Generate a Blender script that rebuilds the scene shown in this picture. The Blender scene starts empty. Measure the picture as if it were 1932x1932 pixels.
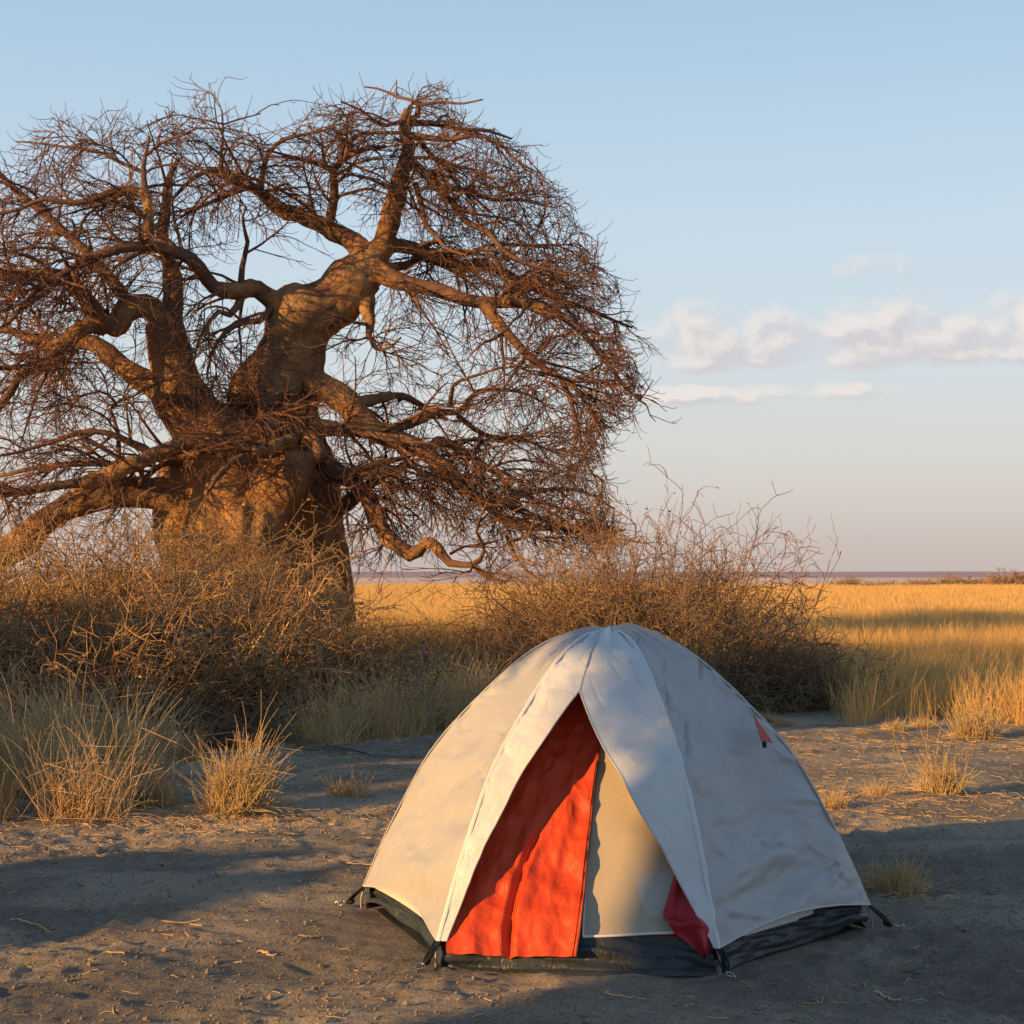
import bpy, bmesh, math, random
import numpy as np
from mathutils import Vector, Matrix

# ------------------------------------------------------------------ camera, sky, sun, exposure
scene = bpy.context.scene
COL = scene.collection
F, CX, HY, H = 2940.0, 966.0, 1080.0, 1.70          # focal length, principal column, horizon row, eye height
cam_d = bpy.data.cameras.new('camera'); cam_d.sensor_width = 36.0
cam_d.lens = 36.0 * F / 1932.0; cam_d.shift_y = (HY - 966.0) / 1932.0
cam_d.clip_start = 0.1; cam_d.clip_end = 20000
cam_d.dof.use_dof = True; cam_d.dof.focus_distance = 7.2; cam_d.dof.aperture_fstop = 16
cam = bpy.data.objects.new('camera', cam_d); COL.objects.link(cam)
cam.location = (0, 0, H); cam.rotation_euler = (math.radians(90), 0, 0)
scene.camera = cam

SUN_EL = math.radians(12.0)
SUN_DIR = math.radians(34.0)                         # the light travels this way over the ground, from +x towards +y
LH = np.array([math.cos(SUN_DIR), math.sin(SUN_DIR)])

world = bpy.data.worlds.new('World'); scene.world = world; world.use_nodes = True
wt = world.node_tree; wt.nodes.clear()
def WN(t, **k):
    n = wt.nodes.new(t)
    for a, b in k.items(): setattr(n, a, b)
    return n
def wmath(op, a, b=None, c=None, clamp=False):
    n = WN('ShaderNodeMath', operation=op); n.use_clamp = clamp
    for i, v in enumerate((a, b, c)):
        if v is None: continue
        if isinstance(v, (int, float)): n.inputs[i].default_value = v
        else: wt.links.new(v, n.inputs[i])
    return n.outputs[0]
def wmix(fac, a, b, blend='MIX'):
    n = WN('ShaderNodeMix', data_type='RGBA', blend_type=blend)
    for i, v in ((0, fac), (6, a), (7, b)):
        if isinstance(v, (int, float)): n.inputs[i].default_value = v
        elif isinstance(v, tuple): n.inputs[i].default_value = v
        else: wt.links.new(v, n.inputs[i])
    return n.outputs[2]
def wramp(fac, stops, interp='LINEAR'):
    n = WN('ShaderNodeValToRGB'); cr = n.color_ramp; cr.interpolation = interp
    while len(cr.elements) < len(stops): cr.elements.new(0.5)
    for e, (p, c) in zip(cr.elements, stops):
        e.position = p; e.color = c if len(c) == 4 else (*c, 1)
    wt.links.new(fac, n.inputs[0]); return n.outputs[0]
sky = WN('ShaderNodeTexSky', sky_type='NISHITA'); sky.sun_disc = False
sky.sun_elevation = SUN_EL
sky.sun_rotation = math.atan2(-LH[0], -LH[1])         # the sun stands opposite to the light's travel
sky.altitude = 900; sky.air_density = 1.0; sky.dust_density = 1.0; sky.ozone_density = 1.0
tc = WN('ShaderNodeTexCoord'); sep = WN('ShaderNodeSeparateXYZ'); wt.links.new(tc.outputs['Generated'], sep.inputs[0])
el = wmath('ARCSINE', sep.outputs[2]); az = wmath('ARCTAN2', sep.outputs[0], sep.outputs[1])
# colour grade: tints the clear sky by height above the horizon, the same all round
tint = wramp(wmath('MULTIPLY', wmath('MAXIMUM', el, 0.0), 1.0 / 1.2), [
    (0.0, (0.58, 0.49, 0.485)), (0.015, (0.60, 0.515, 0.505)), (0.037, (0.67, 0.61, 0.585)), (0.065, (0.73, 0.70, 0.67)), (0.11, (0.70, 0.765, 0.795)),
    (0.18, (0.62, 0.76, 0.88)), (0.30, (0.43, 0.635, 0.83)), (0.5, (0.21, 0.36, 0.57)), (1.0, (0.10, 0.19, 0.36))])
EXPO = 0.58; SK = 2.0 ** -EXPO                            # the sky's own brightness stays put when the exposure is raised
skyscale = wmix(1.0, sky.outputs[0], (0.10, 0.10, 0.10, 1), 'MULTIPLY')
base_sky = wmix(0.86, skyscale, tint)
# clouds
def wcomb(x, y, z=0.0):
    n = WN('ShaderNodeCombineXYZ')
    for i, v in enumerate((x, y, z)):
        if isinstance(v, (int, float)): n.inputs[i].default_value = v
        else: wt.links.new(v, n.inputs[i])
    return n.outputs[0]
def wnoise(vec, scale, detail=8.0, rough=0.55, dist=0.0):
    n = WN('ShaderNodeTexNoise'); n.inputs['Scale'].default_value = scale; n.inputs['Detail'].default_value = detail
    n.inputs['Roughness'].default_value = rough; n.inputs['Distortion'].default_value = dist
    wt.links.new(vec, n.inputs['Vector']); return n.outputs[0]
def wsmooth(v, a, b):
    n = WN('ShaderNodeMapRange', interpolation_type='SMOOTHSTEP'); wt.links.new(v, n.inputs[0])
    n.inputs[1].default_value = a; n.inputs[2].default_value = b; return n.outputs[0]
def bump_env(v, c, w):      # 1 at c, 0 at |v-c|>w
    d = wmath('DIVIDE', wmath('ABSOLUTE', wmath('SUBTRACT', v, c)), w)
    return wmath('MAXIMUM', wmath('SUBTRACT', 1.0, wmath('MULTIPLY', d, d)), 0.0)
def cloud_density(daz, del_):
    a = wmath('ADD', az, daz); e = wmath('ADD', el, del_)
    v = wcomb(a, wmath('MULTIPLY', e, 1.35), 8.6)
    n1 = wmath('ADD', wmath('MULTIPLY', wnoise(v, 13.0, 2.0, 0.5, 0.2), 0.38), wmath('MULTIPLY', wnoise(v, 30.0, 9.0, 0.58, 0.1), 0.62))
    # one long flat-based bank low over the plain, thin strips below it and a few wisps above
    up = wsmooth(e, 0.118, 0.134); down = wsmooth(e, 0.190, 0.150)
    bank = wmath('MULTIPLY', wmath('MULTIPLY', up, down), wsmooth(wmath('ABSOLUTE', wmath('SUBTRACT', a, 0.42)), 0.44, 0.30))
    strip = wmath('MULTIPLY', bump_env(e, 0.113, 0.010), wsmooth(wmath('ABSOLUTE', wmath('SUBTRACT', a, 0.13)), 0.17, 0.05))
    wisp = wmath('MULTIPLY', bump_env(e, 0.188, 0.016), wsmooth(wmath('ABSOLUTE', wmath('SUBTRACT', a, 0.26)), 0.22, 0.04))
    env = wmath('MAXIMUM', wmath('MAXIMUM', bank, wmath('MULTIPLY', strip, 0.92)), wmath('MULTIPLY', wisp, 0.42))
    return wmath('SUBTRACT', wmath('ADD', n1, wmath('MULTIPLY', env, 0.36)), 0.645)
den = cloud_density(0.0, 0.0)
den_s = cloud_density(-0.006, 0.007)                  # towards the sun
alpha = wmath('MULTIPLY', wsmooth(den, -0.01, 0.22), 0.78)
lit = wsmooth(wmath('SUBTRACT', den, den_s), -0.06, 0.12)
ccol = wmix(lit, (0.64, 0.60, 0.625, 1), (0.88, 0.80, 0.755, 1))
final = wmix(alpha, base_sky, ccol)
bg = WN('ShaderNodeBackground'); bg.inputs[1].default_value = 1.0
wt.links.new(final, bg.inputs[0]); bg.inputs[1].default_value = SK
wo = WN('ShaderNodeOutputWorld'); wt.links.new(bg.outputs[0], wo.inputs[0])

sun_d = bpy.data.lights.new('sun', 'SUN'); sun_d.energy = 5.0; sun_d.angle = math.radians(0.6)
sun_d.color = (1.0, 0.57, 0.19)
sun = bpy.data.objects.new('sun', sun_d); COL.objects.link(sun)
sv = Vector((LH[0] * math.cos(SUN_EL), LH[1] * math.cos(SUN_EL), -math.sin(SUN_EL)))
sun.rotation_euler = sv.to_track_quat('-Z', 'Y').to_euler(); sun.location = (-20, -20, 12)

scene.view_settings.view_transform = 'Standard'; scene.view_settings.look = 'None'
scene.view_settings.exposure = EXPO; scene.view_settings.gamma = 1.0
scene.view_settings.use_curve_mapping = False
scene.cycles.max_bounces = 4; scene.cycles.diffuse_bounces = 2; scene.cycles.glossy_bounces = 1; scene.cycles.transmission_bounces = 2

# ------------------------------------------------------------------ helpers
def at(px, py, D):
    return np.array([(px - CX) * D / F, D, H - (py - HY) * D / F])
def tag(o, label=None, cat=None, group=None, kind=None):
    if label: o['label'] = label
    if cat: o['category'] = cat
    if group: o['group'] = group
    if kind: o['kind'] = kind
    return o
def empty(name, loc=(0, 0, 0), rz=0.0, parent=None):
    o = bpy.data.objects.new(name, None); COL.objects.link(o)
    o.location = [float(c) for c in loc]; o.rotation_euler = (0, 0, rz); o.empty_display_size = 0.1; o.parent = parent
    return o
def mesh_data(name, V, Q, mat=None, smooth=True):
    V = np.asarray(V, dtype=np.float32).reshape(-1, 3); Q = np.asarray(Q, dtype=np.int32)
    k = Q.shape[1]
    me = bpy.data.meshes.new(name)
    me.vertices.add(len(V)); me.vertices.foreach_set('co', V.ravel())
    me.loops.add(Q.size); me.loops.foreach_set('vertex_index', Q.ravel())
    me.polygons.add(len(Q)); me.polygons.foreach_set('loop_start', np.arange(0, Q.size, k, dtype=np.int32))
    try: me.polygons.foreach_set('loop_total', np.full(len(Q), k, dtype=np.int32))
    except Exception: pass
    me.polygons.foreach_set('use_smooth', np.full(len(Q), smooth, dtype=bool))
    me.update(calc_edges=True); me.validate()
    if mat: me.materials.append(mat)
    return me
def obj(name, me, parent=None, loc=(0, 0, 0)):
    o = bpy.data.objects.new(name, me); COL.objects.link(o); o.parent = parent
    o.location = [float(c) for c in loc]
    return o
def add_mesh(name, V, Q, mat, parent=None, smooth=True, loc=(0, 0, 0)):
    return obj(name, mesh_data(name, V, Q, mat, smooth), parent, loc)
def copy_tree(o, parent=None):
    c = o.copy(); COL.objects.link(c); c.parent = parent
    for ch in [x for x in bpy.data.objects if x.parent == o]: copy_tree(ch, c)
    return c
def normalize(v): return v / np.maximum(np.linalg.norm(v, axis=-1, keepdims=True), 1e-9)

def hash3(ix, iy, iz, seed):
    n = (ix.astype(np.int64) * 374761393 + iy.astype(np.int64) * 668265263 + iz.astype(np.int64) * 2147483647 + seed * 974634277) & 0xffffffff
    n = ((n ^ (n >> 13)) * 1274126177) & 0xffffffff
    n = (n ^ (n >> 16)) & 0xffffffff
    return n.astype(np.float64) / 4294967295.0
def vnoise(p, seed=0):
    p = np.asarray(p, dtype=np.float64); f = np.floor(p); i = f.astype(np.int64); t = p - f; t = t * t * (3 - 2 * t)
    r = 0.0
    for dx in (0, 1):
        wx = t[..., 0] if dx else 1 - t[..., 0]
        for dy in (0, 1):
            wy = t[..., 1] if dy else 1 - t[..., 1]
            for dz in (0, 1):
                wz = t[..., 2] if dz else 1 - t[..., 2]
                r = r + wx * wy * wz * hash3(i[..., 0] + dx, i[..., 1] + dy, i[..., 2] + dz, seed)
    return r * 2 - 1
def fbm(p, octv=4, seed=0, gain=0.5):
    r = 0.0; a = 1.0; p = np.asarray(p, dtype=np.float64)
    for o in range(octv):
        r = r + a * vnoise(p * (2.03 ** o) + 17.3 * o, seed + o); a *= gain
    return r

def tubes(P, R, S=3, seed=0):
    """P (N,K,3) polylines, R (N,K) radii -> verts, quads"""
    N, K, _ = P.shape
    T = np.empty_like(P); T[:, 1:-1] = P[:, 2:] - P[:, :-2]; T[:, 0] = P[:, 1] - P[:, 0]; T[:, -1] = P[:, -1] - P[:, -2]
    T = normalize(T)
    mean = normalize(P[:, -1] - P[:, 0])
    ref = np.zeros((N, 3)); ax = np.argmin(np.abs(mean), axis=1); ref[np.arange(N), ax] = 1.0
    # parallel transport keeps the rings from twisting
    U = np.empty_like(P); u = normalize(np.cross(T[:, 0], ref))
    for k in range(K):
        u = u - T[:, k] * np.sum(u * T[:, k], axis=1, keepdims=True); u = normalize(u); U[:, k] = u
    W = np.cross(T, U)
    a = np.arange(S) * 2 * np.pi / S
    V = P[:, :, None] + R[:, :, None, None] * (np.cos(a)[None, None, :, None] * U[:, :, None] + np.sin(a)[None, None, :, None] * W[:, :, None])
    base = (np.arange(N) * K * S)[:, None, None] + (np.arange(K - 1) * S)[None, :, None]
    j = np.arange(S)[None, None, :]; j2 = (np.arange(S) + 1) % S
    q = np.stack([base + j, base + j2[None, None, :], base + S + j2[None, None, :], base + S + j], axis=-1)
    return V.reshape(-1, 3), q.reshape(-1, 4)
def ribbons(P, W, side):
    """flat blades: P (N,K,3), W (N,K) half widths, side (N,3)"""
    N, K, _ = P.shape
    V = np.stack([P - side[:, None] * W[:, :, None], P + side[:, None] * W[:, :, None]], axis=2)
    b = (np.arange(N) * K * 2)[:, None] + (np.arange(K - 1) * 2)[None, :]
    q = np.stack([b, b + 1, b + 3, b + 2], axis=-1)
    return V.reshape(-1, 3), q.reshape(-1, 4)
def join(parts):
    Vs, Qs, n = [], [], 0
    for V, Q in parts:
        Vs.append(V); Qs.append(Q + n); n += len(V)
    return np.concatenate(Vs), np.concatenate(Qs)
def catmull(pts, n):
    pts = np.asarray(pts, dtype=np.float64)
    d = np.r_[0, np.cumsum(np.linalg.norm(np.diff(pts[:, :3], axis=0), axis=1))]
    p = np.vstack([2 * pts[0] - pts[1], pts, 2 * pts[-1] - pts[-2]])
    t = np.linspace(0, d[-1], n); i = np.clip(np.searchsorted(d, t, side='right') - 1, 0, len(pts) - 2)
    u = ((t - d[i]) / np.maximum(d[i + 1] - d[i], 1e-9))[:, None]
    p0, p1, p2, p3 = p[i], p[i + 1], p[i + 2], p[i + 3]
    return 0.5 * (2 * p1 + (p2 - p0) * u + (2 * p0 - 5 * p1 + 4 * p2 - p3) * u ** 2 + (3 * p1 - p0 - 3 * p2 + p3) * u ** 3)
def grow(rng, start, d, length, K, grav=0.0, grav_end=None, wander=0.2):
    """random curved twigs; grav pulls along -z, turning to grav_end at the tips"""
    N = len(start); P = np.empty((N, K, 3)); P[:, 0] = start; d = normalize(d.copy())
    if grav_end is None: grav_end = grav
    st = (length / (K - 1))[:, None]
    drift = rng.normal(size=(N, 3)) * wander * 0.5
    for k in range(1, K):
        f = k / (K - 1); g = grav + (grav_end - grav) * f * f
        d = d + rng.normal(size=(N, 3)) * wander + drift; d[:, 2] -= g; d = normalize(d)
        P[:, k] = P[:, k - 1] + d * st
    return P
def taper(N, K, r0, r1):
    t = np.linspace(0, 1, K)[None]; r0 = np.broadcast_to(r0, (N,))[:, None]; r1 = np.broadcast_to(r1, (N,))[:, None]
    return r0 + (r1 - r0) * t
def sample_poly(rng, P, R, n, lo=0.2, hi=1.0):
    """n random points per polyline -> position, tangent, radius, param"""
    N, K, _ = P.shape
    f = rng.uniform(lo, hi, size=(N, n)) * (K - 1.001); i = f.astype(int); u = (f - i)[..., None]; a = np.arange(N)[:, None]
    pos = P[a, i] * (1 - u) + P[a, i + 1] * u; tan = normalize(P[a, i + 1] - P[a, i])
    rad = R[a, i] * (1 - u[..., 0]) + R[a, i + 1] * u[..., 0]
    return pos.reshape(-1, 3), tan.reshape(-1, 3), rad.ravel(), (f / (K - 1)).ravel()
def side_dir(rng, tan, along, up=0.0):
    r = rng.normal(size=tan.shape); r -= tan * np.sum(r * tan, axis=1, keepdims=True); r = normalize(r)
    d = tan * along + r; d[:, 2] += up
    return normalize(d)

# ------------------------------------------------------------------ materials
def new_mat(name):
    m = bpy.data.materials.new(name); m.use_nodes = True
    nt = m.node_tree; b = nt.nodes['Principled BSDF']; b.inputs['Roughness'].default_value = 0.85
    b.inputs['Specular IOR Level'].default_value = 0.25
    return m, nt, b
def nd(nt, t, **k):
    n = nt.nodes.new(t)
    for a, b in k.items(): setattr(n, a, b)
    return n
def noise_node(nt, scale, detail=6, rough=0.6, dist=0.0, stretch=None, coord='Object'):
    t = nd(nt, 'ShaderNodeTexCoord'); v = t.outputs[coord]
    if stretch:
        m = nd(nt, 'ShaderNodeMapping'); m.inputs['Scale'].default_value = stretch; nt.links.new(v, m.inputs[0]); v = m.outputs[0]
    n = nd(nt, 'ShaderNodeTexNoise'); n.inputs['Scale'].default_value = scale; n.inputs['Detail'].default_value = detail
    n.inputs['Roughness'].default_value = rough; n.inputs['Distortion'].default_value = dist
    nt.links.new(v, n.inputs['Vector']); return n.outputs[0]
def ramp_node(nt, fac, stops):
    n = nd(nt, 'ShaderNodeValToRGB'); cr = n.color_ramp
    while len(cr.elements) < len(stops): cr.elements.new(0.5)
    for e, (p, c) in zip(cr.elements, stops): e.position = p; e.color = (*c, 1)
    nt.links.new(fac, n.inputs[0]); return n.outputs[0]
def bump_node(nt, b, height, strength, dist):
    n = nd(nt, 'ShaderNodeBump'); n.inputs['Strength'].default_value = strength; n.inputs['Distance'].default_value = dist
    nt.links.new(height, n.inputs['Height'])
    if b.inputs['Normal'].is_linked: nt.links.new(b.inputs['Normal'].links[0].from_socket, n.inputs['Normal'])
    nt.links.new(n.outputs[0], b.inputs['Normal'])
def simple_mat(name, stops, scale, rough=0.85, bump=None, detail=6, spec=0.25, stretch=None, coord='Object'):
    m, nt, b = new_mat(name); b.inputs['Roughness'].default_value = rough; b.inputs['Specular IOR Level'].default_value = spec
    n = noise_node(nt, scale, detail, stretch=stretch, coord=coord)
    nt.links.new(ramp_node(nt, n, stops), b.inputs['Base Color'])
    if bump: bump_node(nt, b, noise_node(nt, bump[0], 6, stretch=stretch, coord=coord), bump[1], bump[2])
    return m
def translucent(m, colour, fac):
    nt = m.node_tree; out = nt.nodes['Material Output']; b = nt.nodes['Principled BSDF']
    t = nd(nt, 'ShaderNodeBsdfTranslucent'); t.inputs[0].default_value = (*colour, 1)
    mx = nd(nt, 'ShaderNodeMixShader'); mx.inputs[0].default_value = fac
    nt.links.new(b.outputs[0], mx.inputs[1]); nt.links.new(t.outputs[0], mx.inputs[2]); nt.links.new(mx.outputs[0], out.inputs[0])

M = {}
M['bark'] = simple_mat('baobab_bark', [(0.25, (0.12, 0.060, 0.038)), (0.5, (0.31, 0.160, 0.075)), (0.72, (0.50, 0.285, 0.118))], 1.6, 0.82, (4.0, 1.0, 0.13), 9)
_nt = M['bark'].node_tree; bump_node(_nt, _nt.nodes['Principled BSDF'], noise_node(_nt, 17, 6, 0.7), 1.0, 0.035)
M['twig'] = simple_mat('baobab_twig', [(0.3, (0.085, 0.040, 0.028)), (0.7, (0.22, 0.110, 0.066))], 2.5, 0.7)
M['branch'] = simple_mat('baobab_branch', [(0.3, (0.085, 0.042, 0.030)), (0.7, (0.20, 0.108, 0.068))], 2.0, 0.8, (14.0, 0.6, 0.02))
M['shrub'] = simple_mat('dry_shrub_twig', [(0.3, (0.14, 0.074, 0.036)), (0.52, (0.33, 0.200, 0.088)), (0.72, (0.54, 0.36, 0.165))], 3.0, 0.8)
M['shrub_grey'] = simple_mat('grey_shrub_twig', [(0.3, (0.14, 0.082, 0.048)), (0.7, (0.35, 0.225, 0.125))], 3.0, 0.8)
M['stick'] = simple_mat('weathered_stick', [(0.3, (0.13, 0.105, 0.085)), (0.7, (0.30, 0.25, 0.20))], 4.0, 0.85)
M['straw'] = simple_mat('dry_straw', [(0.3, (0.42, 0.27, 0.115)), (0.7, (0.68, 0.48, 0.25))], 5.0, 0.7)
M['grass'] = simple_mat('dry_field_grass', [(0.3, (0.62, 0.375, 0.14)), (0.7, (0.80, 0.53, 0.22))], 0.35, 0.75)
translucent(M['grass'], (0.66, 0.43, 0.14), 0.25)
M['green'] = simple_mat('green_leaf', [(0.3, (0.05, 0.10, 0.03)), (0.7, (0.10, 0.17, 0.05))], 9.0, 0.6)
M['rock'] = simple_mat('granite', [(0.3, (0.16, 0.12, 0.10)), (0.7, (0.34, 0.27, 0.22))], 1.5, 0.9, (6.0, 0.8, 0.06))
M['far_bush'] = simple_mat('far_bush', [(0.3, (0.24, 0.145, 0.09)), (0.7, (0.40, 0.26, 0.16))], 0.8, 0.9)  # colour made paler to stand in for haze over the distance
def vary(m, lo, hi, hue=0.012):
    """each object of this material a little lighter, darker, redder or yellower than the next"""
    nt = m.node_tree; b = nt.nodes['Principled BSDF']; src = b.inputs['Base Color'].links[0].from_socket
    oi = nd(nt, 'ShaderNodeObjectInfo'); hs = nd(nt, 'ShaderNodeHueSaturation'); mv = nd(nt, 'ShaderNodeMapRange'); mh = nd(nt, 'ShaderNodeMapRange')
    nt.links.new(oi.outputs['Random'], mv.inputs[0]); mv.inputs[3].default_value = lo; mv.inputs[4].default_value = hi
    wn = nd(nt, 'ShaderNodeTexWhiteNoise', noise_dimensions='1D'); nt.links.new(oi.outputs['Random'], wn.inputs['W']); nt.links.new(wn.outputs[0], mh.inputs[0]); mh.inputs[3].default_value = 0.5 - hue; mh.inputs[4].default_value = 0.5 + hue
    nt.links.new(mv.outputs[0], hs.inputs['Value']); nt.links.new(mh.outputs[0], hs.inputs['Hue']); nt.links.new(src, hs.inputs['Color']); nt.links.new(hs.outputs[0], b.inputs['Base Color'])
vary(M['shrub'], 0.72, 1.25); vary(M['shrub_grey'], 0.75, 1.2); vary(M['straw'], 0.85, 1.15, 0.006); vary(M['far_bush'], 0.8, 1.2)
# ------------------------------------------------------------------ ground
rng = np.random.default_rng(11)
_fp = []
for _i in range(55):                                   # footprints and scuffs around the camp
    fy = rng.uniform(4.6, 9.5); fx = rng.uniform(-0.36 * fy, 0.36 * fy); _fp.append((fx, fy, rng.uniform(0, np.pi), rng.uniform(0.10, 0.17), rng.uniform(0.045, 0.065), rng.uniform(0.006, 0.015)))
def ground_h(x, y):
    x = np.asarray(x, dtype=np.float64); y = np.asarray(y, dtype=np.float64)
    p = np.stack([x, y, np.zeros_like(x)], -1)
    near = np.clip((26 - np.hypot(x, y - 4)) / 14, 0, 1)
    h = 0.045 * fbm(p / 2.6, 2, 3) * near
    h = h + 0.020 * fbm(p / np.array([0.85, 0.55, 1]), 3, 7) * near
    bare = np.clip((15 - np.hypot(x, y - 5)) / 5, 0, 1)
    fine = bare > 0
    if fine.any():
        pf = p[fine]; rough = np.clip(0.5 + 1.0 * vnoise(pf / 1.1, 31), 0.2, 1.2)
        f = 0.017 * rough * fbm(pf / np.array([0.17, 0.12, 1]), 4, 21, 0.66)
        f -= 0.014 * rough * np.maximum(vnoise(pf / np.array([0.13, 0.09, 1]), 57) - 0.2, 0)
        f += 0.018 * rough * np.maximum(vnoise(pf / np.array([0.07, 0.055, 1]), 63) - 0.05, 0)
        h[fine] = h[fine] + f * bare[fine]
    for fx, fy, fa, fl, fw, fd in _fp:
        m = (np.abs(x - fx) < 0.3) & (np.abs(y - fy) < 0.3)
        if not m.any(): continue
        dx = x[m] - fx; dy = y[m] - fy; u = (dx * math.cos(fa) + dy * math.sin(fa)) / fl; v = (-dx * math.sin(fa) + dy * math.cos(fa)) / fw
        r = np.sqrt(u * u + v * v)
        h[m] += -fd * np.exp(-(r * 1.1) ** 4) + 0.45 * fd * np.exp(-((r - 1.25) / 0.28) ** 2)
    # gentle mound under the tufts to the right of the tent, hard-trodden pad below the tent
    h = h + 0.05 * np.exp(-(((x - 3.6) / 1.3) ** 2 + ((y - 13.6) / 1.6) ** 2))
    pad = np.exp(-(np.hypot(x - 0.48, y - 7.6) / 1.25) ** 6)
    h = h * (1 - 0.85 * pad) - 0.004 * pad
    return h
def gh1(x, y): return float(ground_h(np.array([x]), np.array([y]))[0])
def axis_steps(lo, hi, step, far, growth):
    a = list(np.arange(lo, hi, step)); s = step; v = a[-1]
    while v < far: s *= growth; v += s; a.append(v)
    s = step; v = lo; b = []
    while v > -far: s *= growth; v -= s; b.append(v)
    return np.array(b[::-1] + a)
gx = axis_steps(-3.0, 3.4, 0.0215, 9000, 1.17)
_y = [4.4]; 
while _y[-1] < 18: _y.append(_y[-1] + max(0.0205, (_y[-1] - 4) * 0.0066))
while _y[-1] < 60: _y.append(_y[-1] * 1.012)
while _y[-1] < 9000: _y.append(_y[-1] * 1.08)
_b = [4.4 - 0.03]; s = 0.03
while _b[-1] > -3000: s *= 1.35; _b.append(_b[-1] - s)
gy = np.array(_b[::-1] + _y)
GX, GY = np.meshgrid(gx, gy); GZ = ground_h(GX.ravel(), GY.ravel()).reshape(GX.shape)
ny_, nx_ = GX.shape
idx = np.arange(ny_ * nx_).reshape(ny_, nx_)
quads = np.stack([idx[:-1, :-1], idx[:-1, 1:], idx[1:, 1:], idx[1:, :-1]], -1).reshape(-1, 4)
m, nt, b = new_mat('ground'); b.inputs['Roughness'].default_value = 0.95; b.inputs['Specular IOR Level'].default_value = 0.1
def mth(nt, op, a, bb=None, clamp=False):
    n = nd(nt, 'ShaderNodeMath', operation=op); n.use_clamp = clamp
    for i, v in enumerate((a, bb)):
        if v is None: continue
        if isinstance(v, (int, float)): n.inputs[i].default_value = v
        else: nt.links.new(v, n.inputs[i])
    return n.outputs[0]
def mixc(nt, fac, a, bb):
    n = nd(nt, 'ShaderNodeMix', data_type='RGBA')
    for i, v in ((0, fac), (6, a), (7, bb)):
        if isinstance(v, tuple): n.inputs[i].default_value = (*v, 1)
        else: nt.links.new(v, n.inputs[i])
    return n.outputs[2]
def smooth_range(nt, v, lo, hi):
    n = nd(nt, 'ShaderNodeMapRange', interpolation_type='SMOOTHSTEP'); nt.links.new(v, n.inputs[0]); n.inputs[1].default_value = lo; n.inputs[2].default_value = hi
    return n.outputs[0]
t_ = nd(nt, 'ShaderNodeTexCoord'); sx = nd(nt, 'ShaderNodeSeparateXYZ'); nt.links.new(t_.outputs['Object'], sx.inputs[0])
soil = ramp_node(nt, noise_node(nt, 1.3, 9, 0.65), [(0.3, (0.275, 0.226, 0.175)), (0.55, (0.37, 0.305, 0.236)), (0.75, (0.45, 0.37, 0.285))])
dust = ramp_node(nt, noise_node(nt, 0.9, 8, 0.62, 0.6, stretch=(0.8, 1.3, 1)), [(0.46, (0, 0, 0)), (0.60, (1, 1, 1))])
soil = mixc(nt, dust, soil, (0.56, 0.455, 0.335))
grit = ramp_node(nt, noise_node(nt, 75, 3, 0.7), [(0.42, (0.72, 0.72, 0.72)), (0.62, (1.0, 1.0, 1.0)), (0.70, (1.5, 1.45, 1.35))])
mul = nd(nt, 'ShaderNodeMix', data_type='RGBA', blend_type='MULTIPLY'); mul.inputs[0].default_value = 1.0
nt.links.new(soil, mul.inputs[6]); nt.links.new(grit, mul.inputs[7]); soil = mul.outputs[2]
field = ramp_node(nt, noise_node(nt, 0.12, 9, 0.7, stretch=(0.35, 1, 1)), [(0.3, (0.50, 0.315, 0.10)), (0.7, (0.70, 0.47, 0.17))])
pan = ramp_node(nt, noise_node(nt, 0.02, 6, 0.6, stretch=(0.3, 1, 1)), [(0.3, (0.84, 0.64, 0.50)), (0.7, (0.93, 0.74, 0.60))])
dist_n = noise_node(nt, 0.25, 6, 0.6)
yy = mth(nt, 'ADD', sx.outputs[1], mth(nt, 'MULTIPLY', mth(nt, 'SUBTRACT', dist_n, 0.5), 6.0))
yf = mth(nt, 'ADD', sx.outputs[1], mth(nt, 'MULTIPLY', mth(nt, 'SUBTRACT', noise_node(nt, 0.03, 5), 0.5), 60.0))
c1 = mixc(nt, smooth_range(nt, yy, 20.0, 27.0), soil, field)
c2 = mixc(nt, smooth_range(nt, yf, 158, 182), c1, pan)
nt.links.new(c2, b.inputs['Base Color'])
bump_node(nt, b, noise_node(nt, 30, 7, 0.72), 1.0, 0.05)
farb = mth(nt, 'MULTIPLY', noise_node(nt, 2.2, 6, 0.7), smooth_range(nt, sx.outputs[1], 22, 40)); bump_node(nt, b, farb, 1.0, 0.7)
M['ground'] = m
ground = add_mesh('ground', np.stack([GX, GY, GZ], -1), quads, m)
tag(ground, kind='structure')

# far shore: low scrubland, its colour lightened to stand in for haze, beyond the salt pan, rising gently to a long ridge
xs = np.linspace(-3200, 3200, 900); prof = [(440, -0.25), (520, 0.05), (700, 0.75), (1000, 1.45), (1400, 2.1), (1900, 2.75), (2400, 2.5)]
V = []
for j, (yv, zv) in enumerate(prof):
    p = np.stack([xs / 60.0, np.full_like(xs, j * 3.1), np.zeros_like(xs)], -1)
    V.append(np.stack([xs, yv + 40 * vnoise(p / 4, 4), zv + (0.25 if j > 1 else 0.0) * fbm(p * 1.3, 4, 6)], -1))
V = np.array(V); n0, n1 = V.shape[:2]; ii = np.arange(n0 * n1).reshape(n0, n1)
Q = np.stack([ii[:-1, :-1], ii[:-1, 1:], ii[1:, 1:], ii[1:, :-1]], -1).reshape(-1, 4)
M['shore'] = simple_mat('hazed_scrub', [(0.35, (0.44, 0.345, 0.34)), (0.65, (0.50, 0.395, 0.385))], 0.02, 1.0, stretch=(0.3, 1, 1), spec=0.0)
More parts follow.
